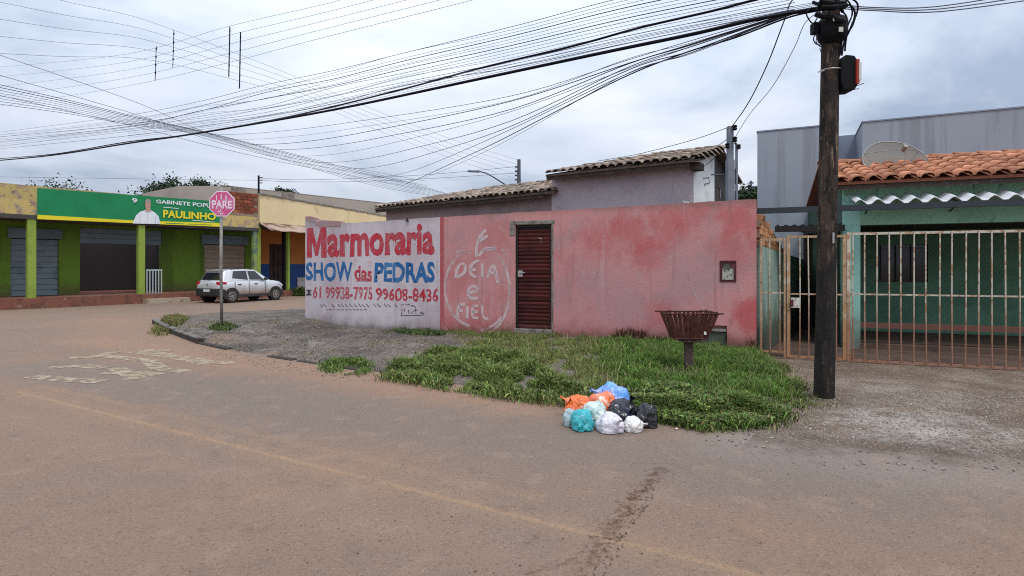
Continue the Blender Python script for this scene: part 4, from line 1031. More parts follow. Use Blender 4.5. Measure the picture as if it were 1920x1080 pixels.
# grey building behind
gbld = thing("grey_building", "plain grey two storey building block towering behind the green house", "building", (10, 17, 0))
a = Vector((7.24, 17.0)); dg = Vector((0.9, -0.436)).normalized()
B1 = Line(a, a + dg * 1.9)
wall(MB(), B1, 0, 1.9, -0.1, zpx(248, 17.0), 5.0, step=1).build("left_block", m_greyw, gbld)
B2 = Line(B1.xy(1.9, -0.9), B1.xy(3.2, -0.9))
wall(MB(), B2, 0, 1.35, -0.1, 5.43, 4.0, step=1).build("recessed_block", m_greyw2, gbld)
kx = Vector(((1617 - CX) / F * 15.2, 15.2)); B3 = Line(kx, kx + dg * 9)
wall(MB(), B3, 0, 9, -0.1, zpx(230, 15.2), 5.0, step=1).build("right_block", m_greyw, gbld)
cp = MB(); wbox(cp, B1, -0.02, 1.92, zpx(248, 17.0), zpx(248, 17.0) + .035, 0.02, -5.0); cp.build("coping", m_greyw2, gbld)
cp = MB(); wbox(cp, B3, -0.02, 9, zpx(230, 15.2), zpx(230, 15.2) + .035, 0.02, -5.0); cp.build("coping", m_greyw2, gbld)

# ------------------------------------------------------------------ bar fence and gate
FL = Line(P0 + RDIR * 0.06 + RN * 0.02, P0 + RDIR * 8)
def bar(mb, u, z0, z1, w=0.02, off=0.0): return wbox(mb, FL, u - w / 2, u + w / 2, z0, z1, off + 0.008, off - 0.008)
def fence_panel(name, label, cat, u0, u1, zb, zt, bars, mat_fr, post_w=0.05):
    t = thing(name, label, cat, tuple(FL.pt((u0 + u1) / 2, 0)))
    for u in (u0 + post_w / 2, u1 - post_w / 2):
        mb = MB(); wbox(mb, FL, u - post_w / 2, u + post_w / 2, -0.05 if name != "bar_gate" else zb, zt, 0.02, -0.03); mb.build("post", mat_fr, t)
    for z, hh in ((zt - .045, .04), ((zb + zt) / 2 + 0.03, .025), (zb, .03)):
        mb = MB(); wbox(mb, FL, u0 + post_w, u1 - post_w, z, z + hh, 0.013, -0.013); mb.build("rail", mat_fr, t)
    sz = [zb + .03, (zb + zt) / 2 + .03, (zb + zt) / 2 + .055, zt - .045]
    for k, u in enumerate(bars):
        mb = MB(); ln = random.uniform(-.012, .012); bd2 = random.uniform(-.007, .007); mb.tube([FL.pt(u, zb + .001, .0225), FL.pt(u + ln * .5 + bd2, (zb + zt) / 2, .0225), FL.pt(u + ln, zt - .005, .0225)], 0.0105, 6); mb.build("bar", m_bars, t)
    return t
uf = lambda px: FL.hit(px)[0]
fence_panel("bar_fence", "narrow fixed panel of rusty cream bars between the pink wall and the gate", "fence", 0.0, uf(1473), 0.1, zpx(446, 10.0), [uf(1444), uf(1462)], m_rustbar, 0.03)
gt = fence_panel("bar_gate", "rusty cream barred gate with a white lock plate left of the wooden pole", "gate", uf(1475), uf(1587), 0.03, zpx(441, 9.9), [uf(p) for p in (1499, 1516, 1534, 1551, 1568)], m_rustbar, 0.055)
lp = MB(); wbox(lp, FL, uf(1483), uf(1499), zpx(577, 9.95), zpx(558, 9.95), 0.034, 0.04); lp.build("lock_plate", mat("white_plate", (0.62, 0.60, 0.56), [("n", (0.3, 0.18, 0.1), 20, 0.55, 0.66, 0.7)]), gt)
lp = MB(); wbox(lp, FL, uf(1481), uf(1487), zpx(574, 9.95), zpx(562, 9.95), 0.042, 0.07); lp.build("lock", m_rust, gt)
us = []; u = uf(1599)
while u < 7.2: us.append(u); u += 0.172
fence_panel("bar_fence", "long panel of cream vertical bars with rusty feet in front of the green house", "fence", uf(1588), 7.3, 0.02, zpx(436, 9.7), us, m_bars, 0.05)
pb2 = MB(); wbox(pb2, FL, -0.02, 7.35, -0.1, 0.022, 0.10, -0.30); tag(pb2.build("fence_footing", mat("rusty_footing", (0.14, 0.08, 0.055), [("n", (0.22, 0.17, 0.13), 5, 0.5, 0.65, 0.7)], bump=0.5)), kind="structure")

# ------------------------------------------------------------------ wooden pole and its fittings
PX, PY = 3.82, 7.05
pole = thing("utility_pole", "tall dark weathered wooden utility pole at the edge of the gravel driveway", "utility pole", (PX, PY, 0))
mb = MB(); n_, m_ = 20, 46; H = 7.6
for i_ in range(m_ + 1):
    z = -0.2 + (H + 0.2) * i_ / m_
    lx = 0.018 * z * 1.0; r_ = 0.118 - 0.004 * z
    for k in range(n_):
        t = 2 * math.pi * k / n_
        rr = r_ * (1 + 0.07 * noise.noise((math.cos(t) * 2.2, math.sin(t) * 2.2, z * 0.35)) + 0.06 * noise.noise((math.cos(t) * 7, math.sin(t) * 7, z * 0.5)))
        mb.v.append((PX + lx + rr * math.cos(t), PY + rr * math.sin(t), z))
for i_ in range(m_):
    for k in range(n_):
        k2 = (k + 1) % n_; mb.f.append((i_ * n_ + k, i_ * n_ + k2, (i_ + 1) * n_ + k2, (i_ + 1) * n_ + k))
mb.f.append(tuple(m_ * n_ + k for k in range(n_)))
mb.build("pole", m_wood, pole, smooth=True)
cxp = lambda z: PX + 0.018 * z
z0_, z1_ = zpx(76, 6.9), zpx(28, 6.9)
mb = MB(); lathe_z(mb, cxp(4.5), PY - 0.03, [(0.10, z0_), (0.155, z0_ + .06), (0.175, z0_ + .12), (0.175, z1_ - .05), (0.14, z1_)], 18); sb_ = mb.build("splice_enclosure", m_blackbox, pole)
mb = MB(); mb.box(cxp(4.5) - .02, cxp(4.5) + .03, PY - 0.215, PY - 0.207, zpx(57, 6.8), zpx(48, 6.8)); mb.build("tag_plate", mat("pale_tag", (0.55, 0.55, 0.50)), sb_)
mb = MB(); mb.box(cxp(4.5) - .09, cxp(4.5) + .0, PY - 0.215, PY - 0.207, zpx(37, 6.8), zpx(31, 6.8)); mb.build("tag_plate", mat("pale_strip", (0.40, 0.41, 0.42)), sb_)
mb = MB(); mb.box(cxp(4.5) - .245, cxp(4.5) - .19, PY - .08, PY + .02, zpx(56, 6.9), zpx(36, 6.9)); mb.build("small_box", m_blackbox, pole, bevel=0.006)
# cable reserve box on the right side
bx0 = cxp(4.0) + 0.11
mb = MB(); zc_, hh = zpx(137, 6.95), 0.215
oct_ = [(-0.09, -hh), (0.08, -hh * .95), (0.15, -hh * .45), (0.15, hh * .5), (0.07, hh * .95), (-0.06, hh), (-0.13, hh * .6), (-0.13, -hh * .6)]
nO = len(oct_); mb.add([(bx0 + .06 + p[0] * .8, PY - .13, zc_ + p[1]) for p in oct_] + [(bx0 + .06 + p[0] * .8, PY + .09, zc_ + p[1]) for p in oct_],
    [tuple(range(nO)), tuple(range(2 * nO - 1, nO - 1, -1))] + [(k, (k + 1) % nO, nO + (k + 1) % nO, nO + k) for k in range(nO)])
cbx = mb.build("terminal_box", m_blackbox, pole, bevel=0.012)
mb = MB(); mb.box(bx0 + .125, bx0 + .160, PY - .155, PY + .05, zc_ - .14, zc_ + .15); mb.build("orange_cover", mat("orange_plastic", (0.36, 0.04, 0.02), [("n", (0.30, 0.05, 0.03), 8, 0.5, 0.65, 0.7)], rough=0.45), cbx)
mb = MB(); mb.box(bx0 + .150, bx0 + .178, PY - .162, PY - .02, zc_ - .10, zc_ + .11); mb.build("label_strip", mat("label_strip", (0.58, 0.57, 0.54)), cbx)
mb = MB(); zs_ = zpx(126, 6.9); mb.tube([(cxp(zs_) + .128 * math.cos(t), PY + .128 * math.sin(t), zs_) for t in [R(170 + 10 * k) for k in range(20)]], 0.008, 5); mb.build("steel_strap", m_steel, pole)
mb = MB(); mb.box(cxp(2) - .01, cxp(2) + .012, PY - .142, PY - .128, zpx(456, 6.92), zpx(436, 6.92)); mb.build("pole_tag", m_steel, pole)
def loopy(pts, r_, m=m_cable):
    mb = MB(); P_ = [Vector(p) for p in pts]; q = []
    for i_ in range(len(P_) - 1):
        a, b, c, d = P_[max(i_ - 1, 0)], P_[i_], P_[i_ + 1], P_[min(i_ + 2, len(P_) - 1)]
        for k in range(8):
            t = k / 8; q.append(0.5 * ((2 * b) + (c - a) * t + (2 * a - 5 * b + 4 * c - d) * t * t + (3 * b - a - 3 * c + d) * t ** 3))
    q.append(P_[-1]); mb.tube(q, r_, 5); return mb.build("cable_loop", m, pole, smooth=True)
A_ = lambda px, py, d=6.95: tuple(at(px, py, d))
loopy([A_(1578, 12), A_(1594, 10), A_(1603, 26), A_(1594, 55), A_(1583, 78), A_(1578, 104)], 0.012)
loopy([A_(1575, 5), A_(1590, 2), A_(1598, 24), A_(1589, 50), A_(1579, 76), A_(1576, 102)], 0.010)
loopy([A_(1578, 20), A_(1588, 34), A_(1586, 62), A_(1576, 84), A_(1574, 106)], 0.010)
loopy([A_(1532, 62), A_(1525, 72), A_(1530, 82), A_(1542, 84), A_(1546, 74)], 0.007)
loopy([A_(1536, 66), A_(1530, 78), A_(1540, 88), A_(1548, 80)], 0.006)
loopy([A_(1537, 90), A_(1540, 100), A_(1541, 110)], 0.005)
loopy([A_(1578, 168), A_(1594, 165), A_(1606, 161), A_(1620, 156)], 0.005, m_cable2)
loopy([A_(1580, 165), A_(1598, 168), A_(1610, 166)], 0.005, m_cable2)
loopy([A_(1533, 135), A_(1540, 134), A_(1546, 132)], 0.005, m_steel)
for (a, b, c, d) in ((1530, 20, 1546, 8), (1524, 4, 1544, 18), (1568, 6, 1580, 22)):
    mb = MB(); mb.tube([A_(a, b, 6.9), A_((a + c) / 2, (b + d) / 2 - 3, 6.85), A_(c, d, 6.92)], 0.02, 6); mb.build("cable_clamp", m_blackbox, pole)
for (a, b, c, d) in ((1536, 2, 1584, 6), (1540, 14, 1586, 10), (1530, 26, 1552, 30), (1562, 30, 1582, 40)):
    mb = MB(); mb.tube([A_(a, b, 6.86), A_((a + c) / 2, (b + d) / 2 + 2, 6.82), A_(c, d, 6.88)], 0.034, 7); mb.build("cable_splice", m_blackbox, pole)
loopy([A_(1522, 14, 6.8), A_(1512, 26, 6.8), A_(1524, 44, 6.8), A_(1534, 30, 6.8)], 0.008)
loopy([A_(1566, 2, 6.8), A_(1584, -6, 6.8), A_(1608, 8, 6.8), A_(1600, 44, 6.8), A_(1588, 66, 6.85), A_(1584, 96, 6.9)], 0.011)
for zc2 in (5.1, 5.75, 6.3):
    mb = MB(); mb.tube([(cxp(zc2), PY - .13, zc2), (cxp(zc2), PY - .24, zc2)], 0.02, 8); mb.build("insulator_bracket", m_steel, pole)

# ------------------------------------------------------------------ overhead cables
ORD2 = ["topmost", "second", "third", "fourth", "fifth", "sixth", "seventh", "eighth", "ninth", "tenth", "eleventh", "twelfth", "thirteenth", "lowest"]
ORD = ["topmost", "second", "third", "fourth", "fifth", "sixth", "seventh", "eighth", "lowest"]
def ordn(k, n_): return ORD[k] if k < n_ - 1 else "lowest"
def cable(pts, A, B, r_, label, group, material=m_cable, name="overhead_cable"):
    """smooth cable through sight points, lying in the vertical plane over the plan line A-B"""
    L_ = Line(A, B); P_ = [Vector(p) for p in pts]; q = []
    for i_ in range(len(P_) - 1):
        a, b, c, d = P_[max(i_ - 1, 0)], P_[i_], P_[i_ + 1], P_[min(i_ + 2, len(P_) - 1)]
        for k in range(7):
            t = k / 7; q.append(0.5 * ((2 * b) + (c - a) * t + (2 * a - 5 * b + 4 * c - d) * t * t + (3 * b - a - 3 * c + d) * t ** 3))
    q.append(P_[-1])
    mb = MB(); mb.tube([L_.on(p.x, p.y) for p in q], r_, 5)
    o = mb.build(name, material, smooth=True); return tag(o, label, "cable", group)
mA = (-26.0, 28.8); mB_ = (PX + .08, PY)
g1 = "thick black cables of the main street line"
cable([(-40, 304), (100, 291), (240, 269), (370, 250), (620, 207), (900, 148), (1150, 95), (1300, 64), (1420, 36), (1545, 14)], mA, mB_, 0.027, "thickest lower black overhead cable running from the wooden pole to the far left", g1)
cable([(-40, 300), (100, 289), (240, 266), (370, 250), (560, 215), (760, 166), (900, 128), (1080, 85), (1200, 52), (1330, 22), (1400, 4), (1490, -18)], (-26, 29.1), (PX - .2, PY + .25), 0.018, "second thick black overhead cable that leaves the picture above the pink wall", g1)
g2 = "thin wires of the main street bundle"
lab2 = "thin dark wire, %s in the bundle strung above the thick black cables"
for k in range(14):
    a = k / 13
    y0, y1 = 221 + 30 * a, -28 + 62 * a
    jj = lambda m: random.uniform(-m, m)
    pts = [(-40, y0 + 32), (240, y0 + jj(6)), (380, 190.5 + 46 * a + jj(6)), (500, (160 + 62 * a) + jj(6)), (630, (128.5 + 64 * a) + jj(6)), (760, (97 + 66 * a) + jj(5)), (960, (50 + 76 * a)), (1200, (-12 + 88 * a)), (1490, y1 + (-40 + 24 * a))]
    cable(pts, (-26, 29.2 + 0.06 * k), (PX, PY + .3 + 0.03 * k), random.choice((0.0035, 0.005, 0.007)), lab2 % ORD2[k], g2, m_cable2 if k % 3 else m_cable)
for k in range(4):
    a = k / 3
    pts = [(240, 258 - 12 * a), (500, 226 - 10 * a), (800, 164 - 12 * a), (1000, 121 - 14 * a), (1250, 66 - 14 * a), (1545, 10 - 8 * a)]
    cable(pts, (-26, 28.6 - 0.05 * k), (PX, PY - .1), 0.0035, "thin dark wire running close along the thick black cables, %s of four" % ordn(3 - k, 4) , "thin wires along the thick cables", m_cable2)
g3 = "sagging telephone wires left of the wooden pole"
lab3 = "thin sagging wire, %s of nine between the wooden pole and the side street bundle"
ends = [(388, 253), (430, 262), (470, 271), (512, 281), (555, 293), (600, 305), (650, 317), (700, 331), (740, 341)]
BUN = Line((-15, 16.5), (2.5, 49))
for k, (ex_, ey_) in enumerate(ends):
    a = k / 8
    mid = [(1480, 24 + 5 * a), (1300, 74 + 22 * a + random.uniform(-4, 4)), (1180, 108 + 32 * a + random.uniform(-5, 5)), (960, 181 + 84 * a - 8 + random.uniform(-7, 7))]
    xm = ex_ + (960 - ex_) * 0.45
    pts = [(1545, 14 + 2 * a)] + mid + [(xm, ey_ - (ey_ - mid[-1][1]) * 0.30), (ex_ + (xm - ex_) * .4, ey_ - 4), (ex_, ey_)]
    bu, bd_ = BUN.hit(ex_); cable(pts, tuple(BUN.xy(bu)), (PX, PY + .02 * k), random.choice((0.004, 0.005, 0.008)), lab3 % ordn(k, 9), g3, m_cable2 if k % 2 else m_cable)
bu, bd_ = BUN.hit(760)
cable([(1545, 18), (1480, 32), (1380, 70), (1290, 97), (1180, 140), (1060, 200), (940, 262), (860, 300), (800, 328), (760, 345)], tuple(BUN.xy(bu)), (PX, PY), 0.012, "dark twisted cable dipping lowest from the wooden pole towards the tiled roof", None)
# high wires
g4 = "high wires crossing the top left of the sky"
for k in range(5):
    pts = [(-40, 205 - 24 * k + (5 * k)), (240, 161 - 15 * k), (430, 117 - 16 * k - k), (600, 72 - 14 * k - 1.5 * k), (886 - 62 * k, 0), (1000 - 60 * k, -32)]
    cable(pts, (-22, 33 + .1 * k), (9, 11 + .1 * k), 0.007, "high thin wire rising rightwards across the sky at top left, %s of five" % ordn(4 - k, 5), g4, m_cable2)
g5 = "high wires falling away to the right"
for k in range(5):
    pts = [(-40, -38 + 34 * k), (120, 2 + 26 * k), (240, 28 + 20 * k), (330, 58 + 16 * k), (430, 95 + 13 * k), (560, 146 + 9 * k), (700, 205 + 9 * k), (850, 262 + 9 * k), (972, 300 + 9 * k)]
    cable(pts, (-14, 15), (0.35, 31), 0.005, "high thin wire falling rightwards from the top left corner, %s of five" % ordn(k, 5), g5, m_cable2)
g6 = "side street telephone bundle"
for k in range(8):
    a = k / 7
    pts = [(-40, 150 + 40 * a), (120, 186 + 26 * a), (240, 215 + 18 * a), (370, 244 + 8 * a), (500, 276 + 14 * a), (640, 312 + 22 * a * .9), (720, 330 + 22 * a), (800, 352 + 14 * a), (850, 366 + 10 * a)]
    cable(pts, (-15, 16.5 + .15 * k), (2.5, 49), random.choice((0.005, 0.007, 0.010)), "dark wire, %s of eight in the bundle dipping towards the low tiled roof" % ordn(k, 8), g6, m_cable if k % 2 else m_cable2)
for k in range(3):
    pts = [(-40, 90 + 40 * k), (240, 186 + 24 * k), (380, 246 + 12 * k), (520, 290 + 6 * k), (680, 318 + 8 * k), (800, 340 + 8 * k)]
    cable(pts, (-15, 16), (1.5, 46), 0.008, "faint thin wire crossing below the side street bundle, %s of three" % ordn(k, 3), "faint low wires", m_cable2)
cable([(-40, 331), (240, 335), (400, 337), (484, 338)], (-30, 30), (-14.4, 32.8), 0.008, "long thin horizontal wire reaching the slim pole on the shop roof", None, m_cable2)
for k in range(2): cable([(487, 334 + 4 * k), (560, 337 + 4 * k), (680, 334 + 6 * k), (820, 326 + 8 * k), (972, 312 + 12 * k)], (-14.4, 32.8), (0.35, 31), 0.010, "%s thin wire from the slim roof pole to the far street pole" % ("upper", "lower")[k], "thin wires to the far street pole", m_cable2)
# service drop to the mast
g7 = "service drop to the grey mast"
cable([(1552, -30), (1490, -4), (1470, 40), (1440, 118), (1405, 190), (1372, 238)], (PX, PY), (4.09, 10.68), 0.009, "dark twisted service wire dropping from the wooden pole to the grey mast", None)
cable([(1552, 14), (1512, 40), (1490, 88), (1450, 160), (1405, 215), (1376, 262)], (PX, PY), (4.14, 10.66), 0.005, "thin service wire dropping steeply to the grey mast below the thicker one", None, m_cable2)
cable([(1362, 240), (1300, 262), (1200, 288), (1120, 302)], (4.0, 10.7), (2.2, 15.2), 0.007, "thin wire running left from the grey mast above the roof tiles", None, m_cable2)
cable([(1362, 262), (1340, 278), (1325, 290)], (4.0, 10.7), (4.1, 12.2), 0.006, "short thin wire from the grey mast down to the roof eave", None, m_cable2)
for k in range(3): cable([(1575, 8 + 4 * k), (1640, 14 + 3 * k), (1760, 12 + 5 * k), (1960, -20 + 8 * k)], (PX, PY), (9.5, 6.2), 0.007, "thin wire leaving the wooden pole to the right, %s of three" % ordn(k, 3), "wires right of the wooden pole", m_cable2)
# vertical spacers on the high wires
for (px, ya, yb, A, B) in ((431, 50, 144, (-22, 33.2), (9, 11.2)), (451, 60, 166, (-22, 33.2), (9, 11.2)), (326, 57, 127, (-14, 15), (0.35, 31)), (293, 86, 151, (-14, 15), (0.35, 31))):
    L_ = Line(A, B); t = thing("wire_spacer", {431: "taller left one of two dark wire spacers high above the stop sign", 451: "right one of two dark wire spacers high above the stop sign", 326: "thin wire spacer on the falling wires, upper of two at left", 293: "thin wire spacer on the falling wires, leftmost and lowest"}[px], "wire spacer", tuple(L_.on(px, yb)), "wire spacers")
    mb = MB(); mb.tube([L_.on(px, ya), L_.on(px - 2, yb)], 0.026 if px > 400 else 0.010, 6); mb.build("rod", m_cable, t)
    for k in range(4):
        p = L_.on(px - 0.5 * k, ya + (yb - ya) * (k + .4) / 4.4); mb = MB(); q_ = 0.62 if px > 400 else 0.4; lathe_z(mb, p.x, p.y, [(0.03 * q_, p.z - .10 * q_), (0.055 * q_, p.z - .05 * q_), (0.055 * q_, p.z + .05 * q_), (0.03 * q_, p.z + .10 * q_)], 8); mb.build("insulator", m_cable, t)

# ------------------------------------------------------------------ shops across the side street
Q = Vector((-13.85, 31.5)); fd = Vector((0.574, 0.819)); fn = Vector((0.819, -0.574))
Fc = Line(Q - fd * 13.5, Q)
FF = Line(Q - fd * 13.5 + fn * 1.7, Q + fn * 1.7)
u1f = FF.hit(485)[0]
shop = thing("green_shop", "lime green corner shop with a canopy and dark doorway across the side street", "shop", tuple((Q - fd * 5).to_3d()))
fz = 0.4
uq = lambda px: Fc.hit(px)[0]
du0, du1 = uq(150), uq(303); s0, s1 = uq(383), uq(460); l0, l1 = uq(20), uq(110)
wall(MB(), Fc, 0, Fc.u[-1] - .01, 0.0, 3.75, 0.2, [(du0, du1, fz, 3.3, 0.25, False), (s0, s1, fz, 3.0, 0.16, True), (l0, l1, fz, 3.0, 0.16, True)], step=3).build("front_wall", m_lime, shop)
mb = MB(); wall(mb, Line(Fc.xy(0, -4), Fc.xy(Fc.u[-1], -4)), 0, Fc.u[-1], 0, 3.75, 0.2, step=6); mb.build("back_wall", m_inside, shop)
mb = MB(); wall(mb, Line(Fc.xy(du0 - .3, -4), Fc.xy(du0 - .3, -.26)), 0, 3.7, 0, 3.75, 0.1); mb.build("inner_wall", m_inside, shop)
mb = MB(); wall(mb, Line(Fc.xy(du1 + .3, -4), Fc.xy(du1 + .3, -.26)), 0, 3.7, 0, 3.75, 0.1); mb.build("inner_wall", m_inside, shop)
def shutter(u0, u1, z0, z1, off, parent, material, n_=None, name="shutter"):
    n_ = n_ or max(2, int((z1 - z0) / 0.22)); h = (z1 - z0) / n_
    back = MB(); wbox(back, Fc, u0 + .01, u1 - .01, z0, z1, off - .04, off - .06); sh_ = back.build(name, material, parent)
    sm_ = MB(); w = u1 - u0 - .02; sm_.box(0, w, -0.02, 0.02, 0.01, h - .012); me = sm_.mesh("slat"); me.materials.append(material)
    ex = Fc.pt(1, 0) - Fc.pt(0, 0)
    for k in range(n_): inst("slat", me, frame(Fc.pt(u0 + .01, z0 + k * h, off - .019), ex, (0, 0, 1)), sh_)
shutter(s0, s1, fz + .01, 2.72, -0.06, shop, m_shut)
mb = MB(); wbox(mb, Fc, s0 - .15, s1 + .12, 2.75, 3.22, 0.09, 0.004); mb.build("shutter_box", m_shut2, shop)
shutter(l0, l1, fz + .01, 2.72, -0.06, shop, m_shut2)
mb = MB(); wbox(mb, Fc, l0 - .1, l1 + .1, 2.75, 3.15, 0.09, 0.004); mb.build("shutter_box", m_shut2, shop)
shutter(du0, du1, 2.62, 3.29, -0.02, shop, m_shut2, 3, "raised_shutter")
for px in (266, 60):
    u = FF.hit(px)[0]; mb = MB(); wbox(mb, FF, u - .13, u + .13, fz, 3.42, 0.0, -0.22); mb.build("column", m_limep, shop)
u = FF.hit(479)[0]; mb = MB(); wbox(mb, FF, u - .1, u + .1, fz, 3.42, 0.0, -0.2); mb.build("column", mat("blue_green_column", (0.10, 0.17, 0.14), [("n", (0.30, 0.36, 0.10), 0.8, 0.5, 0.6, 0.8)]), shop)
# canopy and upper front
mb = MB(); wbox(mb, FF, -0.5, u1f, 3.42, 3.58, 0.02, -1.68); mb.build("canopy_slab", mat("dark_canopy", (0.07, 0.065, 0.06)), shop)
ub = FF.hit(415)[0]
mb = MB(); wbox(mb, FF, -0.5, u1f - .001, 3.581, 4.15, 0.0, -0.15); mb.build("canopy_parapet", m_peel, shop)
mb = MB(); wbox(mb, FF, ub + .1, u1f - .02, 4.16, 4.28, -0.03, -0.4); cpb = mb.build("brick_panel", m_mortar, shop)
bk_m = MB(); bk_m.box(0, 0.36, -0.03, 0.1, 0, 0.15); bkm = bk_m.mesh("brick"); bkm.materials.append(mat("red_block_brick", (0.24, 0.065, 0.032), [("n", (0.34, 0.12, 0.06), 3, 0.5, 0.64, 0.7), ("n", (0.10, 0.035, 0.025), 5, 0.56, 0.68, 0.8)], rand=0.35, bump=0.4))
ub2 = FF.hit(440)[0]; nb = int((u1f - .05 - ub2) / 0.4); ex = FF.pt(1, 0) - FF.pt(0, 0)
mb = MB(); wbox(mb, FF, ub2 - .5, u1f - .03, 4.281, 5.35, -0.10, -0.4); mb.build("brick_panel_back", m_mortar, shop)
for r_ in range(6):
    for k in range(nb + 1):
        inst("brick", bkm, frame(FF.pt(ub2 - .45 + k * 0.39 + (0.19 if r_ % 2 else 0) , 4.29 + r_ * 0.175, -0.098), ex, (0, 0, 1)), cpb)
mb = MB(); wbox(mb, Fc, 0, u1f + 1.0, 3.76, 4.9, -0.02, -0.25); mb.build("upper_wall", m_peel, shop)
# platform with step
PF = FF.par(0.25)
mb = MB(); wbox(mb, PF, -2, u1f, -0.05, fz, 0.0, -6.0); mb.build("platform", m_redfloor, shop)
uu0, uu1 = PF.hit(268)[0], PF.hit(350)[0]
mb = MB(); wbox(mb, PF, uu0, uu1, 0.0, 0.2, 0.35, 0.002); mb.build("step", m_step, shop)
# railing
RL = FF.par(-0.05); ra, rb = RL.hit(274)[0], RL.hit(304)[0]
rl = MB(); wbox(rl, RL, ra, rb, fz + 1.02, fz + 1.08, 0.02, -0.02); rl = rl.build("railing", m_rail, shop)
for k in range(6):
    u = ra + .03 + k * (rb - ra - .06) / 5; mb = MB(); wbox(mb, RL, u - .02, u + .02, fz, fz + 1.019, 0.015, -0.015); mb.build("bar", m_rail, rl)
# banner
BF = FF.par(0.06)
bn = thing("banner", "green and yellow printed banner with a man in a white shirt on the shop canopy", "banner", tuple(BF.on(330, 395)))
zb0 = lambda px: BF.on(px, 418 + (px - 240) * 0.045).z
xl, xr = 70, 415
def bquad(name, a, b, ya0, ya1, yb0, yb1, m, off, parent=bn):
    mb = MB(); v = [BF.on(a, ya1, off), BF.on(b, yb1, off), BF.on(b, yb0, off), BF.on(a, ya0, off)]
    n3 = Vector((fn.x, fn.y, 0)) * 0.03; mb.add(v + [p - n3 for p in v], [(0, 1, 2, 3), (7, 6, 5, 4), (0, 4, 5, 1), (1, 5, 6, 2), (2, 6, 7, 3), (3, 7, 4, 0)]); return mb.build(name, m, parent)
yt = lambda x: 365 + (x - 240) * 0.074; yb = lambda x: 418 + (x - 240) * 0.042
bquad("sheet", xl, xr, yt(xl), yb(xl), yt(xr), yb(xr), m_banner, 0.0)
bquad("yellow_strip", 296, xr, yb(296) - 5.5, yb(296), yb(xr) - 7, yb(xr), m_by, 0.034)
bquad("yellow_strip", xl, 252, yb(xl) - 8, yb(xl), yb(252) - 5, yb(252), m_by, 0.034)
pt = MB(); q = [(248, 419), (300, 420), (297, 406), (289, 398), (281, 394), (272, 394), (262, 397), (254, 404)]
pt.add([BF.on(*p, 0.038) for p in q], [tuple(range(len(q)))]); man = pt.build("portrait", m_bw, bn)
pt = MB(); q = arc(276.5, 384, 5.2, 8.5, 0, 360, 18)[:-1]; pt.add([BF.on(*p, 0.041) for p in q], [tuple(range(len(q)))]); pt.add([BF.on(*p, 0.0405) for p in ((273, 388), (281, 388), (282, 397), (272, 397))], [(0, 1, 2, 3)]); pt.build("face", m_bskin, man)
pt = MB(); q = arc(276.5, 380, 5.8, 7, 180, 360, 10); pt.add([BF.on(*p, 0.043) for p in q], [tuple(range(len(q)))]); pt.build("hair", m_bhair, man)
strokes("face_detail", [[(274.2, 384), (275.4, 384)], [(277.8, 384), (279, 384)], [(275, 389), (278.5, 389)]], BF, 0.9, m_bhair, man, 0.044)
strokes("shirt_fold", [[(276.5, 398), (276.5, 418)], [(270, 397), (276, 402), (283, 397)], [(262, 404), (261, 418)], [(290, 404), (291, 418)]], BF, 1.1, mat("shirt_fold_print", (0.45, 0.50, 0.62), rough=0.5), man, 0.041)
lettering("lettering", "GABINETE POPULAR", (292, 381, 374, 421, 392, 384), BF, m_bw, bn, off=0.036, bold=0.02)
lettering("lettering", "PAULINHO", (305, 408, 393, 404, 413, 400), BF, m_by, bn, off=0.036, bold=0.035)
lettering("lettering", "9", (247, 380, 371, 257, 381, 372), BF, m_bw, bn, off=0.036, bold=0.03)
strokes("small_lettering", [[(305, 388.5), (334, 391)], [(360, 413), (402, 416.5)]], BF, 1.3, m_bw, bn, 0.036)
strokes("small_lettering", [[(310, 418.4), (345, 419.8)], [(350, 420), (396, 421.8)]], BF, 1.3, m_banner, bn, 0.038)

# yellow shop
yd = Vector((0.47, 0.883)); yn = Vector((0.883, -0.47))
Y0 = Vector(FF.xy(u1f + 0.05)) + yd * 0.02
YP = Line(Y0, Y0 + yd * 15)                                # parapet line, flush with the canopy front
YW = Line(Y0 - yn * 1.8, Y0 - yn * 1.8 + yd * 15)
ysh = thing("yellow_shop", "cream yellow shop with a sloping awning and orange and blue porch beyond the silver car", "shop", (Y0.x, Y0.y, 0))
d485 = YP.hit(486)[1]; zt0 = zpx(364, d485); d700 = YP.hit(700)[1]; zt1 = zpx(402, d700)
zw = zpx(417, d485)
wall(MB(), YP, 0, 15, zw, lambda u: zt0 + (zt1 - zt0) * u / YP.hit(700)[0], 0.25, step=1).build("parapet", m_yellow, ysh)
mb = MB()
for k in range(15):
    z = zt0 + (zt1 - zt0) * k / YP.hit(700)[0]; wbox(mb, YP, k, k + 1.0, z - .02, z + .06, 0.03, -0.28)
tag(mb.build("coping", m_conc, ysh), kind="stuff")
yu = lambda px: YW.hit(px)[0]
o0, o1 = yu(505), yu(541)
wall(MB(), YW, 0, 15, 1.75, zw + .3, 0.2, [(o0, o1, 1.7501, 2.9, 0.2, True)], step=3).build("porch_wall", m_orange, ysh)
wall(MB(), YW, 0, o0, 0.2, 1.749, 0.2, step=3).build("porch_dado", m_bluedado, ysh)
wall(MB(), YW, o1, 15, 0.2, 1.749, 0.2, step=3).build("porch_dado", m_bluedado, ysh)
mb = MB(); wbox(mb, YW, o0, o1, 0.35, 2.88, -0.08, -0.16); dr = mb.build("door", mat("dark_shop_door", (0.05, 0.03, 0.025), [("n", (0.10, 0.06, 0.045), 6, 0.5, 0.64, 0.7)]), ysh)
for k in range(5):
    u = o0 + .06 + k * (o1 - o0 - .12) / 4; mb = MB(); wbox(mb, YW, u - .025, u + .025, 0.4, 2.84, -0.04, -0.078); mb.build("bar", m_dark, dr)
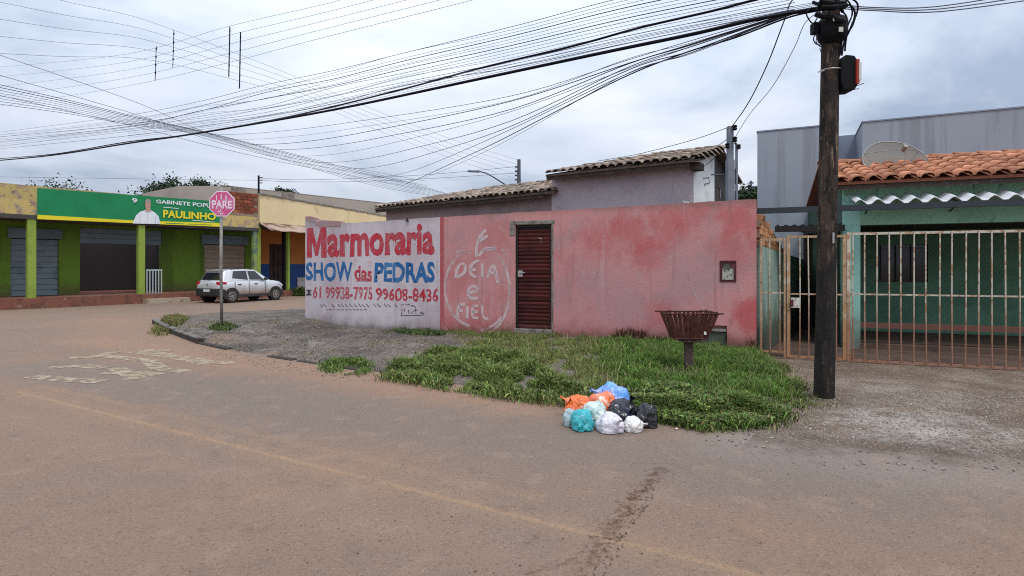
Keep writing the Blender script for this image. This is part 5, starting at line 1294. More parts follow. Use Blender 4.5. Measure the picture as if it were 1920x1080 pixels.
mb = MB(); wbox(mb, YW, o1 + .6, 15, 0.2, 0.95, 0.06, 0.003); mb.build("plinth", m_whitelow, ysh)
mb = MB(); wbox(mb, YP, 0.0, 15, -0.05, 0.32, 0.2, -1.78); mb.build("porch_floor", m_redfloor, ysh)
for px, m_, w in ((487, m_limep, .1), (543, m_limep, .07)):
    u = YP.hit(px)[0]; mb = MB(); wbox(mb, YP, u - w, u + w, 0.32, zw - .21, -0.05, -0.2); mb.build("post", m_, ysh)
u = YP.hit(551)[0]; mb = MB(); wbox(mb, YP, u - .1, u + .15, 0.32, zw - .21, -0.6, -0.85); mb.build("post", m_dark, ysh)
# awning: sloping corrugated sheets under the parapet
mb = MB(); n_ = 60; rows = []
for k in range(n_ + 1):
    u = -0.05 + 14 * k / n_; wv = 0.02 * math.sin(k * 1.4)
    rows.append((YP.pt(u, zw - 0.02 + wv, 0.02), YP.pt(u, zw - 0.42 + wv, 0.9)))
for (a, b), (c, d) in zip(rows, rows[1:]):
    dn = Vector((0, 0, -0.03)); mb.quad(a, b, d, c); mb.quad(a + dn, b + dn, d + dn, c + dn); mb.quad(b, b + dn, d + dn, d)
mb.build("awning", m_awn, ysh)
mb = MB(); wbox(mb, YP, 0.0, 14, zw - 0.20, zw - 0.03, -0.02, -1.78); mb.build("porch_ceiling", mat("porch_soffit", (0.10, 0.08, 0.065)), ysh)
for k in range(8): mb = MB(); u = 0.3 + k * 1.7; mb.tube([YP.pt(u, zw - .35, 0.0), YP.pt(u, zw - .46, 0.86)], 0.025, 5); mb.build("awning_strut", m_fascia, ysh)

# beige building behind the shops
Bq = Vector(((333 - CX) / F * 38, 38.0)); BB = Line(Bq, Bq + Vector((0.62, 0.785)) * 22)
bbld = thing("beige_building", "long plain beige building rising behind the green and yellow shops", "building", (Bq.x, Bq.y, 0))
ztb = lambda u: zpx(349, 38.0) + 0.12 * min(u, 3)
wall(MB(), BB, 0, 22, 0, ztb, 6, step=2).build("wall", m_beige, bbld)
mb = MB(); wbox(mb, BB, 3.0, 22.0, zpx(349, 38) + .362, zpx(349, 38) + .40, 0.02, -5.9); mb.build("coping", m_beige, bbld)
for px in (447, 540): u = BB.hit(px)[0]; mb = MB(); wbox(mb, BB, u - .5, u + .5, 5.2, zpx(349, 38) + .30, 0.05, 0.002); mb.build("stain_panel", m_conc, bbld)
# slim roof pole
L_ = YP; p = at(485, 372, 32.0); rp = thing("roof_pole", "slim dark pole with wire brackets standing between the green and yellow shops", "pole", (p.x, p.y, 4.6))
mb = MB(); mb.tube([(p.x, p.y, 3.6), (p.x, p.y, zpx(329, 32))], 0.055, 8); mb.build("shaft", m_cable, rp)
for k in range(3): mb = MB(); z = zpx(333 + 5 * k, 32); mb.tube([(p.x, p.y, z), (p.x + .22, p.y - .02, z)], 0.03, 6); mb.build("bracket", m_cable2, rp)
# far street pole and lamp behind the low roof
fp = at(973, 320, 31.0); far = thing("street_pole", "grey concrete street pole seen over the low tiled roof", "utility pole", (fp.x, fp.y, 0))
mb = MB(); mb.tube([(fp.x, fp.y, 0), (fp.x, fp.y, zpx(299, 31))], [0.16, 0.09], 8); mb.build("shaft", mat("far_pole_concrete", (0.10, 0.105, 0.12)), far)
for k in range(4): mb = MB(); z = zpx(313 + 8 * k, 31); mb.tube([(fp.x, fp.y, z), (fp.x - .22, fp.y - .03, z)], 0.05, 6); mb.build("insulator", m_cable2, far)
mb = MB(); mb.tube([at(968, 362, 30.9), at(944, 344, 30.6), at(925, 332, 30.3), at(912, 325, 30.2), at(896, 320.5, 30.0)], 0.035, 6); arm = mb.build("lamp_arm", m_cable2, far)
mb = MB(); a = at(899, 320.5, 30); mb.obox(a + Vector((-.62, -.08, -.05)), (.62, 0, -.03), (0, .2, 0), (0, 0, .09)); mb.build("lamp_head", m_greypost, arm, bevel=0.02)
tp = at(1408, 355, 40); tpo = thing("distant_pole", "tiny distant pole beside the grey building, above the pink wall", "utility pole", (tp.x, tp.y, 0))
mb = MB(); mb.tube([(tp.x, tp.y, 0), (tp.x, tp.y, zpx(339, 40))], 0.08, 6); mb.build("shaft", m_cable2, tpo)
mb = MB(); mb.box(tp.x - .15, tp.x + .15, tp.y - .05, tp.y + .05, zpx(344, 40), zpx(342, 40)); mb.build("crossarm", m_cable2, tpo)
tk = at(1414, 352, 36); tkk = thing("water_tank", "small dark roof tank beside the left edge of the grey building", "water tank", (tk.x, tk.y, 0))
mb = MB(); lathe_z(mb, tk.x, tk.y, [(0.30, zpx(358, 36)), (0.36, zpx(351, 36)), (0.30, zpx(350, 36))], 12); mb.build("tank", mat("dark_tank", (0.05, 0.07, 0.09)), tkk)
mb = MB(); mb.tube([(tk.x, tk.y, 0), (tk.x, tk.y, zpx(358, 36))], 0.2, 8); mb.build("stand", m_conc, tkk)

def tree(label, cx_, cy_, h, rx, rz_, n_, tone, group=None):
    n_ = int(n_ * 2.6)
    t = thing("tree", label, "tree", (cx_, cy_, 0), group)
    mb = MB(); mb.tube([(cx_, cy_, -.2), (cx_ + .1, cy_, h * .5), (cx_, cy_, h - rz_)], [0.22, 0.16, 0.1], 8)
    for k in range(5):
        a = 2 * math.pi * k / 5; mb.tube([(cx_, cy_, h - rz_ * 1.4), (cx_ + rx * .6 * math.cos(a), cy_ + rx * .6 * math.sin(a), h - rz_ * .6)], [0.08, 0.03], 5)
    mb.build("trunk", m_bark, t)
    cl = RNG.normal(size=(26, 3)); cl /= np.linalg.norm(cl, axis=1)[:, None]; cl *= RNG.uniform(0.3, 0.95, (26, 1))
    c = cl[RNG.integers(0, 26, n_)] + RNG.normal(scale=0.20, size=(n_, 3))
    ctr = np.array([cx_, cy_, h - rz_]) + c * np.array([rx, rx, rz_])
    s = RNG.uniform(0.07, 0.16, n_)
    u_ = RNG.normal(size=(n_, 3)); u_ /= np.linalg.norm(u_, axis=1)[:, None]; w_ = np.cross(u_, RNG.normal(size=(n_, 3))); w_ /= np.linalg.norm(w_, axis=1)[:, None]
    V = np.stack([ctr - u_ * s[:, None], ctr + w_ * s[:, None] * .5, ctr + u_ * s[:, None], ctr - w_ * s[:, None] * .5], 1) - np.array([cx_, cy_, 0])
    cols = np.array(tone) * RNG.uniform(0.6, 1.5, (n_, 1)) * np.array([1, 1, 1]); cols = np.repeat(cols[:, None], 4, 1).reshape(-1, 3)
    me = numpy_mesh("crown", V.reshape(-1, 3), np.arange(n_ * 4), np.full(n_, 4), m_leaf, cols)
    o = bpy.data.objects.new("crown", me); COL.objects.link(o); o.parent = t
    return t
p = at(334, 350, 47); tree("dark tree crown peeping over the left end of the beige building", p.x - .6, 47, zpx(340, 47), 2.0, 1.5, 2600, (0.028, 0.046, 0.018))
p = at(388, 345, 54); tree("small dark treetop above the middle of the beige building", p.x, 54, zpx(336, 54), 1.6, 1.3, 1800, (0.028, 0.046, 0.018))
p = at(292, 370, 44); tree("dark low tree behind the green banner", p.x, 44, zpx(362, 44), 2.6, 1.6, 2600, (0.03, 0.05, 0.02))
p = at(1400, 365, 34); tree("small dark green tree between the gable and the grey building", p.x, 34, zpx(350, 34), 1.3, 1.2, 2000, (0.022, 0.042, 0.015))
p = at(536, 358, 52); tree("dark tuft of leaves above the yellow parapet", p.x, 52, zpx(353, 52), 1.0, 0.7, 900, (0.03, 0.045, 0.025))
p = at(90, 360, 46); tree("broad dark tree behind the far left end of the green shop", p.x, 46, zpx(338, 46), 4.0, 2.4, 4200, (0.03, 0.05, 0.02))

# ------------------------------------------------------------------ parked car
car_a = R(65)
car = thing("parked_car", "dusty silver compact hatchback parked in front of the shops, seen from behind", "car", (-12.55, 26.8, 0), None, car_a)
m_body = mat("silver_car_paint", (0.66, 0.67, 0.68), [("z", (0.33, 0.25, 0.18), 0.3, 0.85, 0.75)], rough=0.3, metal=0.35, spec=0.5, coord="object", coat=0.5)
m_clad = mat("black_cladding", (0.028, 0.027, 0.027), [("z", (0.10, 0.075, 0.055), 0.1, 0.5, 0.5)], rough=0.6, coord="object")
m_tyre = mat("tyre_rubber", (0.03, 0.028, 0.026), [("n", (0.10, 0.07, 0.05), 8, 0.5, 0.65, 0.6)], rough=0.9, coord="object")
m_rim = mat("wheel_cover", (0.34, 0.30, 0.28), [("n", (0.18, 0.12, 0.09), 8, 0.5, 0.65, 0.6)], rough=0.45, metal=0.4, coord="object")
m_tail = mat("tail_lamp", (0.42, 0.012, 0.022), rough=0.2, spec=0.6, coat=0.5)
m_cglass = mat("car_glass", (0.016, 0.018, 0.02), rough=0.06, spec=0.7)
def loft(secs):
    mb = MB(); n_ = len(secs[0])
    for s_ in secs: mb.v += [tuple(p) for p in s_]
    for i_ in range(len(secs) - 1):
        for k in range(n_):
            k2 = (k + 1) % n_; mb.f.append((i_ * n_ + k, i_ * n_ + k2, (i_ + 1) * n_ + k2, (i_ + 1) * n_ + k))
    mb.f.append(tuple(range(n_))); mb.f.append(tuple((len(secs) - 1) * n_ + n_ - 1 - k for k in range(n_)))
    return mb
def csec(x, w, zt, zb_, crown=0.02):
    h = zt - zb_
    half_ = [(0.86 * w, zb_), (0.985 * w, zb_ + .10 * h), (1.0 * w, zb_ + .38 * h), (0.99 * w, zb_ + .62 * h), (0.965 * w, zt - .07 * h), (0.90 * w, zt)]
    return [(x, -y, z) for y, z in half_] + [(x, 0, zt + crown)] + [(x, y, z) for y, z in reversed(half_)]
secs = [csec(-1.80, .66, .80, .40), csec(-1.755, .745, .93, .33), csec(-1.60, .775, .99, .28), csec(-1.2, .785, 1.0, .25), csec(-.4, .79, .985, .24), csec(.4, .79, .965, .24), csec(.85, .785, .965, .25),
        csec(1.15, .775, .955, .26), csec(1.5, .75, .90, .28), csec(1.70, .70, .82, .33), csec(1.80, .60, .68, .38)]
body = loft(secs).build("body", m_body, car, world=False, smooth=True)
def gsec(x, w0, z0, w1, z1): return [(x[0], -w0, z0), (x[1], -w1, z1), (x[1], w1, z1), (x[0], w0, z0)]
# cabin: lower outline to roof outline
lo = [(-1.66, .70, .955), (-1.30, .755, .97), (-.30, .765, .965), (.66, .75, .955), (1.06, .66, .95)]
hi = [(-1.42, .56, 1.40), (-1.15, .61, 1.465), (-.35, .625, 1.495), (.12, .60, 1.465), (.26, .54, 1.43)]
cab = MB(); nL = len(lo)
vs = [(x, -w, z) for x, w, z in lo] + [(x, -w, z) for x, w, z in hi] + [(x, w, z) for x, w, z in lo] + [(x, w, z) for x, w, z in hi] + [(x, 0, z + .018) for x, w, z in hi]
fs = []
for k in range(nL - 1):
    fs += [(k, k + 1, nL + k + 1, nL + k), (2 * nL + k + 1, 2 * nL + k, 3 * nL + k, 3 * nL + k + 1), (nL + k, nL + k + 1, 4 * nL + k + 1, 4 * nL + k), (3 * nL + k + 1, 3 * nL + k, 4 * nL + k, 4 * nL + k + 1)]
fs += [(0, nL, 4 * nL, 3 * nL, 2 * nL), (nL - 1, 3 * nL - 1, 4 * nL - 1, 5 * nL - 1, 2 * nL - 1)]
cab.add(vs, fs); cab.build("cabin", m_body, car, world=False, bevel=0.055)
def side_pt(s, t, sg, off=0.012):
    """point on the cabin side: s along the car, t from belt to roof"""
    def edge(E, x):
        for a, b in zip(E, E[1:]):
            if x <= b[0]: f = (x - a[0]) / (b[0] - a[0]); return (a[1] + (b[1] - a[1]) * f, a[2] + (b[2] - a[2]) * f)
        return E[-1][1:]
    wl0, zl0 = edge(lo, s[0]); wh, zh = edge(hi, s[1])
    x = s[0] + (s[1] - s[0]) * t; w = wl0 + (wh - wl0) * t; z = zl0 + (zh - zl0) * t
    return (x, sg * (w + off), z)
for sg in (-1, 1):
    for (a, b) in (((-1.18, -1.00), (-.33, -.36)), ((-.23, -.28), (.60, .08))):
        g = MB(); t_a = .24 if a[0] < -1 else .10; g.quad(side_pt((a[0], a[1]), t_a, sg), side_pt((b[0], b[1]), .08, sg), side_pt((b[0], b[1]), .86, sg), side_pt((a[0], a[1]), .86, sg)); g.build("side_window", m_cglass, car, world=False)
def endq(name, xlo, zlo, wlo, xhi, zhi, whi, t0, t1, sgn, mt):
    f = lambda t: (xlo + (xhi - xlo) * t + sgn * .014, wlo + (whi - wlo) * t, zlo + (zhi - zlo) * t)
    a, b = f(t0), f(t1); g = MB(); g.quad((a[0], -a[1], a[2]), (a[0], a[1], a[2]), (b[0], b[1], b[2]), (b[0], -b[1], b[2])); return g.build(name, mt, car, world=False)
endq("rear_window", -1.66, .955, .62, -1.42, 1.40, .50, .14, .86, -1, m_cglass)
endq("windscreen", 1.06, .95, .60, .26, 1.43, .50, .06, .92, 1, m_cglass)
g = MB(); g.box(-1.50, -1.34, -.5, .5, 1.42, 1.455); g.build("roof_spoiler", m_body, car, world=False, bevel=0.012)
# bumpers, cladding
g = loft([[(-1.84, -.62, .36), (-1.84, .62, .36), (-1.84, .62, .62), (-1.84, -.62, .62)], [(-1.79, -.765, .30), (-1.79, .765, .30), (-1.79, .765, .66), (-1.79, -.765, .66)], [(-1.50, -.80, .26), (-1.50, .80, .26), (-1.50, .80, .60), (-1.50, -.80, .60)]]); g.build("rear_bumper", m_clad, car, world=False, bevel=0.03)
g = loft([[(1.50, -.77, .27), (1.50, .77, .27), (1.50, .77, .50), (1.50, -.77, .50)], [(1.76, -.70, .28), (1.76, .70, .28), (1.76, .70, .52), (1.76, -.70, .52)], [(1.86, -.5, .32), (1.86, .5, .32), (1.86, .5, .50), (1.86, -.5, .50)]]); g.build("front_bumper", m_clad, car, world=False, bevel=0.03)
for sg in (-1, 1):
    g = MB(); g.box(-.82, .86, sg * .785 - .02, sg * .785 + .02, .24, .36); g.build("sill_cladding", m_clad, car, world=False, bevel=0.01)
    for wx in (-1.19, 1.23):
        g = MB(); ring = []
        for k in range(15):
            t = R(-12 + 204 * k / 14); ring.append(t)
        yo = sg * .802
        for a, b in zip(ring, ring[1:]):
            v = [(wx + r_ * math.cos(t), yo, .29 + r_ * math.sin(t)) for t in (a, b) for r_ in (.30, .385)]
            g.quad(v[0], v[1], v[3], v[2])
            v2 = [(wx + .385 * math.cos(t), y_, .29 + .385 * math.sin(t)) for t in (a, b) for y_ in (yo, yo - sg * .06)]
            g.quad(v2[0], v2[1], v2[3], v2[2])
        g.build("wheel_arch", m_clad, car, world=False)
        g = MB(); g.tube([(wx, sg * .60, .29), (wx, sg * .796, .29)], .325, 22); g.build("wheel_well", m_dark, car, world=False)
        w_ = MB(); w_.tube([(wx, sg * .64, .30), (wx, sg * .655, .30), (wx, sg * .80, .30), (wx, sg * .815, .30)], [.27, .30, .30, .27], 24); wh = w_.build("wheel", m_tyre, car, world=False)
        r_ = MB(); r_.tube([(wx, sg * .80, .30), (wx, sg * .823, .30)], [.205, .19], 20); r_.build("rim", m_rim, wh, world=False)
        sp_ = MB()
        for k in range(7):
            t = 2 * math.pi * k / 7; c_, s_ = math.cos(t), math.sin(t)
            sp_.quad((wx + c_ * .07 - s_ * .02, sg * .8265, .30 + s_ * .07 + c_ * .02), (wx + c_ * .07 + s_ * .02, sg * .8265, .30 + s_ * .07 - c_ * .02), (wx + c_ * .165 + s_ * .035, sg * .825, .30 + s_ * .165 - c_ * .035), (wx + c_ * .165 - s_ * .035, sg * .825, .30 + s_ * .165 + c_ * .035))
        sp_.build("spoke_gaps", m_dark, wh, world=False)
    # lamps, handles, mirror, seams
    g = loft([[(-1.79, sg * .46, .80), (-1.80, sg * .72, .80), (-1.78, sg * .71, .95), (-1.75, sg * .50, .95)], [(-1.46, sg * .785, .84), (-1.46, sg * .80, .84), (-1.46, sg * .79, .93), (-1.46, sg * .775, .93)]]); g.build("tail_light", m_tail, car, world=False, bevel=0.012)
    g = loft([[(1.44, sg * .75, .74), (1.44, sg * .778, .74), (1.44, sg * .765, .85), (1.44, sg * .74, .85)], [(1.76, sg * .56, .66), (1.78, sg * .68, .66), (1.74, sg * .67, .76), (1.70, sg * .56, .77)]]); g.build("headlight", mat("headlamp_%d" % (sg + 1), (0.6, 0.62, 0.64), rough=0.1), car, world=False, bevel=0.01)
    for hx in (-.78, .10):
        g = MB(); g.box(hx - .09, hx + .09, sg * .79 - .022, sg * .79 + .022, .80, .835); g.build("door_handle", m_clad, car, world=False, bevel=0.008)
    g = MB(); g.box(.50, .66, sg * .86 - .07, sg * .86 + .07, .98, 1.10); g.build("mirror", m_clad, car, world=False, bevel=0.03)
    for hx in (-1.02, -.27, .62):
        g = MB(); g.box(hx - .006, hx + .006, sg * .795 - .006, sg * .795 + .0025, .38, .93); g.build("door_seam", m_clad, car, world=False)
    g = MB(); g.tube([(-1.1, sg * .60, 1.47), (-1.0, sg * .60, 1.505), (-.1, sg * .60, 1.505), (0, sg * .60, 1.475)], 0.014, 6); g.build("roof_rail", m_clad, car, world=False)
g = MB(); g.box(-1.852, -1.842, -.20, .20, .50, .61); g.build("number_plate", mat("number_plate", (0.62, 0.62, 0.62), rough=0.4), car, world=False)
g = MB(); g.tube([(-1.62, 0, 1.03), (-1.70, .10, 1.02), (-1.58, .22, 1.06)], 0.012, 5); g.build("rear_wiper", m_clad, car, world=False)
g = MB(); g.box(-1.825, -1.795, -.06, .06, .80, .86); g.build("tailgate_badge", m_steel, car, world=False, bevel=0.008)

# ------------------------------------------------------------------ stop sign
sgp = gnd(416, 616, 0.13); sd_ = sgp.y
ss = thing("stop_sign", "faded pink octagonal stop sign on a thin grey post at the corner", "road sign", tuple(sgp))
mb = MB(); mb.tube([(sgp.x, sd_, -0.1), (sgp.x - .02, sd_, 1.5), (sgp.x - .01, sd_, zpx(352, sd_))], 0.034, 10); mb.build("post", m_galv, ss, smooth=True)
c0 = at(416, 382, sd_ - 0.05); 
def octo(r_, y, h0): return [(c0.x + r_ * math.cos(R(22.5 + 45 * k)), y, c0.z + r_ * math.sin(R(22.5 + 45 * k))) for k in range(8)]
mb = MB(); r8 = 0.325
mb.add(octo(r8, c0.y, 0) + octo(r8, c0.y + .012, 0), [tuple(range(8)), tuple(range(15, 7, -1))] + [(k, (k + 1) % 8, 8 + (k + 1) % 8, 8 + k) for k in range(8)])
plate = mb.build("plate", m_signwhite, ss)
mb = MB(); mb.add(octo(r8 * .92, c0.y - .003, 0), [tuple(range(8))]); mb.build("sign_face", m_signpink, plate)
SL = Line((c0.x - 1, c0.y - .003), (c0.x + 1, c0.y - .003))
lettering("lettering", "PARE", (397.5, 391, 375, 435, 391, 377), SL, m_signwhite, plate, off=0.003, bold=0.03)
strokes("scratch", [[(415, 364), (415, 374)], [(424, 366), (424, 378)], [(406, 366), (406, 376)], [(414, 392), (414, 402)], [(408, 396), (418, 400)]], SL, 2.2, m_signwhite, plate, 0.003)
for dz in (-.14, .14):
    mb = MB(); mb.box(c0.x - .06, c0.x + .06, c0.y + .013, c0.y + .05, c0.z + dz - .02, c0.z + dz + .02); mb.build("clamp", m_signback, ss)

# ------------------------------------------------------------------ litter basket
bp = Vector((2.46, 8.03)); gz = 0.10
lb = thing("litter_basket", "rusty iron slatted litter basket on a post in the grass before the pink wall", "litter basket", (bp.x, bp.y, gz))
mb = MB(); mb.box(bp.x - .05, bp.x + .05, bp.y - .05, bp.y + .05, -0.05, 0.60); mb.build("post", m_postiron, lb, bevel=0.008)
zt2, zb2 = zpx(586, 8.03), zpx(633, 8.03)
def ring(hw, hd, z): return [Vector((bp.x - hw, bp.y - hd, z)), Vector((bp.x + hw, bp.y - hd, z)), Vector((bp.x + hw, bp.y + hd, z)), Vector((bp.x - hw, bp.y + hd, z))]
Tr, Br = ring(0.355, 0.22, zt2), ring(0.222, 0.14, zb2)
for k in range(4):
    a, b = Tr[k], Tr[(k + 1) % 4]; mb = MB(); d = (b - a).normalized(); ext = d * (0.055 if k % 2 == 0 else 0)
    mb.tube([a - ext, b + ext], 0.011, 6); mb.build("rim_bar", m_rust, lb)
    a2, b2 = Br[k], Br[(k + 1) % 4]; mb = MB(); mb.tube([a2, b2], 0.012, 6); mb.build("base_bar", m_rust, lb)
    n_ = 11 if k % 2 == 0 else 7
    for j in range(n_):
        f = (j + 0.5) / n_; t_, u_ = a.lerp(b, f), a2.lerp(b2, f); w = 0.019
        t_ = t_ + d * random.uniform(-.012, .012) + Vector((0, 0, random.uniform(0, .03))); out = (t_ - Vector((bp.x, bp.y, t_.z))).normalized() * .004
        mb = MB(); mb.obox(u_ - d * w, d * 2 * w, out, t_ - u_); mb.build("slat", m_rust, lb)
for j in range(6):
    f = (j + .5) / 6; a, b = Br[0].lerp(Br[1], f), Br[3].lerp(Br[2], f); mb = MB(); mb.obox(a + Vector((-.02, 0, -.012)), (.04, 0, 0), b - a, (0, 0, .006)); mb.build("base_slat", m_rust, lb)
mb = MB(); mb.box(bp.x - .12, bp.x + .12, bp.y - .12, bp.y + .12, zb2 - .05, zb2 - .014); mb.build("bracket", m_postiron, lb)
mb = MB(); mb.obox(Vector((bp.x - .07, bp.y - .10, zb2)), (.14, -.03, .0), (0, .03, 0), (0, 0, zt2 - zb2 - .03)); mb.build("centre_plate", m_rust, lb)
mb = MB(); mb.obox(at(1320, 622, 7.86), (.03, .0, .0), (0, .02, .0), (.005, 0, -.04)); mb.build("wire_tie", m_gable, lb)

# ------------------------------------------------------------------ rubbish bags
def bag(label, px, pyb, wpx, hpx, d, color, seed, knot=None, lift=0.0, rough=0.32, trans=0.0, extra=(), dep=0.9):
    w, h = wpx / F * d, hpx / F * d
    c = Vector(((px - CX) / F * d, d, lift))
    t = thing("rubbish_bag", label, "rubbish bag", tuple(c), "rubbish bags heaped at the road edge")
    bm = bmesh.new(); bmesh.ops.create_icosphere(bm, subdivisions=5, radius=1)
    for v in bm.verts:
        p = v.co.copy(); q = Vector((p.x * 1.6 + seed, p.y * 1.6, p.z * 1.6))
        lump = noise.noise(q * 0.8) * 0.26
        w1 = noise.voronoi(q * 1.3 + Vector((0.5 * noise.noise(q), 0.5 * noise.noise(q + Vector((5, 0, 0))), 0)))[0]
        w2 = noise.voronoi(q * 3.4 + Vector((3, 1, 7)))[0]
        cre = 0.20 * (0.35 - min(w1[1] - w1[0], 0.6)) + 0.05 * (0.3 - min(w2[1] - w2[0], 0.6)) + (1 - abs(noise.noise(q * 6.5))) ** 4 * 0.05
        p *= 1 + lump + cre - 0.05
        if p.z < -0.5: p.z = -0.5 + (p.z + 0.5) * 0.12; p.x *= 1.05; p.y *= 1.05
        v.co = p
    xs_ = [v.co.x for v in bm.verts]; zs_2 = [v.co.z for v in bm.verts]; xa, xb, za, zb3 = min(xs_), max(xs_), min(zs_2), max(zs_2)
    for v in bm.verts: v.co = ((v.co.x - (xa + xb) / 2) / (xb - xa) * w, v.co.y * w / 2 * dep, (v.co.z - za) / (zb3 - za) * h * 0.93)
    if knot:
        kx, kz, ky = knot                      # gathered neck pointing this way
        kd = Vector((kx, ky, kz)).normalized()
    me = bpy.data.meshes.new("sack"); bm.to_mesh(me); bm.free()
    m = mat("plastic_%d" % int(seed * 10), color, list(extra), rough=rough * .8, spec=0.6, coord="object", bump=0.15, bscale=30)
    if trans:
        m.node_tree.nodes["Principled BSDF"].inputs["Subsurface Weight"].default_value = trans
        m.node_tree.nodes["Principled BSDF"].inputs["Subsurface Radius"].default_value = (.05, .05, .05)
    me.materials.append(m)
    for p in me.polygons: p.use_smooth = True
    o = bpy.data.objects.new("sack", me); COL.objects.link(o); o.parent = t
    if knot:
        mid = Vector((0, 0, h * 0.45)); L_ = w * 0.5
        st_ = mid + Vector((kd.x * w * .42, kd.y * w * .42, kd.z * h * .42))
        mb = MB(); n_ = 12; prof_ = [(0.0, .30), (.12, .16), (.22, .07), (.28, .06), (.40, .13), (.55, .18)]
        sx_ = kd.cross(Vector((0.2, 0.1, 1))).normalized(); sy_ = kd.cross(sx_)
        for (tt, rr) in prof_:
            for k in range(n_):
                a = 2 * math.pi * k / n_; fl = 1 + 0.35 * math.sin(a * 4 + seed) * (tt / .55)
                mb.v.append(tuple(st_ + kd * (tt * L_) + sx_ * (rr * L_ * fl * math.cos(a)) + sy_ * (rr * L_ * fl * (0.45 if tt > .3 else 1) * math.sin(a))))
        for i_ in range(len(prof_) - 1):
            for k in range(n_):
                k2 = (k + 1) % n_; mb.f.append((i_ * n_ + k, i_ * n_ + k2, (i_ + 1) * n_ + k2, (i_ + 1) * n_ + k))
        mb.build("tied_neck", m, t, world=False, smooth=True)
    return t
Bz = lambda py, d: 0.0
bag("translucent light blue bag at the back and top of the rubbish heap", 1148, 770, 66, 56, 6.35, (0.13, 0.36, 0.78), 1.3, lift=0.03, knot=(-1, .35, -.3), extra=[("n", (0.42, 0.48, 0.80), 9, 0.46, 0.60, 0.85), ("n", (0.50, 0.36, 0.62), 12, 0.58, 0.68, 0.7)], trans=0.3)
bag("crumpled orange bag lying at the left back of the rubbish heap", 1086, 768, 58, 40, 6.15, (0.80, 0.17, 0.035), 2.7, knot=(-1, .55, 0), lift=0.02, extra=[("n", (0.85, 0.45, 0.30), 14, 0.55, 0.66, 0.8)], trans=0.2)
bag("second orange bag squeezed under the blue bag", 1133, 768, 62, 46, 6.12, (0.75, 0.16, 0.05), 3.4, lift=0.03, extra=[("n", (0.82, 0.52, 0.42), 10, 0.5, 0.62, 0.85), ("n", (0.25, 0.05, 0.03), 14, 0.58, 0.68, 0.8)])
bag("shiny black bag in the middle of the heap, full of small scraps", 1168, 786, 64, 48, 5.92, (0.012, 0.012, 0.016), 4.9, knot=(.3, .8, -.5), rough=0.18, extra=[("n", (0.30, 0.26, 0.28), 40, 0.66, 0.72, 0.8), ("n", (0.02, 0.04, 0.12), 10, 0.55, 0.65, 0.8)])
bag("round black bag at the right end of the heap against the grass", 1213, 797, 44, 47, 5.78, (0.014, 0.014, 0.016), 5.6, knot=(.5, .9, -.4), rough=0.25, dep=1.0, extra=[("n", (0.05, 0.05, 0.06), 8, 0.5, 0.65, 0.7)])
bag("pale green and white bag resting on the teal bag", 1113, 786, 58, 48, 5.86, (0.60, 0.68, 0.62), 6.2, lift=0.0, extra=[("n", (0.38, 0.50, 0.47), 12, 0.46, 0.60, 0.85), ("n", (0.72, 0.66, 0.58), 9, 0.56, 0.66, 0.7)], trans=0.2)
bag("small grey blue bag at the far left of the heap", 1070, 797, 30, 36, 5.80, (0.34, 0.46, 0.47), 7.7, extra=[("n", (0.50, 0.58, 0.56), 12, 0.5, 0.62, 0.8)])
bag("bright teal bag with a tied neck at the front left of the heap", 1092, 803, 44, 42, 5.66, (0.04, 0.42, 0.46), 8.1, knot=(-.35, -.3, -1), extra=[("n", (0.20, 0.62, 0.66), 13, 0.54, 0.66, 0.8), ("n", (0.02, 0.25, 0.29), 8, 0.56, 0.68, 0.7)], trans=0.2)
bag("largest white bag with a lilac print at the front of the heap", 1143, 807, 54, 40, 5.60, (0.66, 0.63, 0.68), 9.4, knot=(.5, .35, -1), extra=[("n", (0.56, 0.46, 0.60), 10, 0.54, 0.66, 0.7), ("n", (0.40, 0.42, 0.46), 5, 0.6, 0.70, 0.7)], trans=0.25)
bag("small white bag at the front right of the heap beside the black one", 1186, 805, 40, 30, 5.62, (0.72, 0.70, 0.66), 10.2, knot=(1, .1, -.4), extra=[("n", (0.58, 0.46, 0.46), 14, 0.55, 0.66, 0.6), ("n", (0.2, 0.17, 0.15), 30, 0.64, 0.72, 0.7)], trans=0.25)
# scraps on the road
for (px, py, w, cl, lab) in ((1253, 795, .022, (0.72, 0.68, 0.62), "tiny white paper scrap on the road right of the black bag"), (1268, 806, .018, (0.66, 0.55, 0.48), "tiny pale scrap lying at the front edge of the grass"), (1052, 757, .04, (0.55, 0.16, 0.22), "small flattened pink wrapper left of the orange bag"), (1383, 598, .03, (0.7, 0.68, 0.64), None)):
    if lab is None: continue
    g = gnd(px, py); mb = MB(); n_ = 7
    vs = [(g.x + w * math.cos(2 * math.pi * k / n_) * random.uniform(.6, 1.2), g.y + w * math.sin(2 * math.pi * k / n_) * random.uniform(.6, 1.2), 0.008 + random.uniform(0, .012)) for k in range(n_)] + [(g.x, g.y, 0.022)]
    mb.add(vs, [(k, (k + 1) % n_, n_) for k in range(n_)]); tag(mb.build("paper_scrap", mat("scrap_%d" % px, cl, rough=0.7)), lab, "litter")

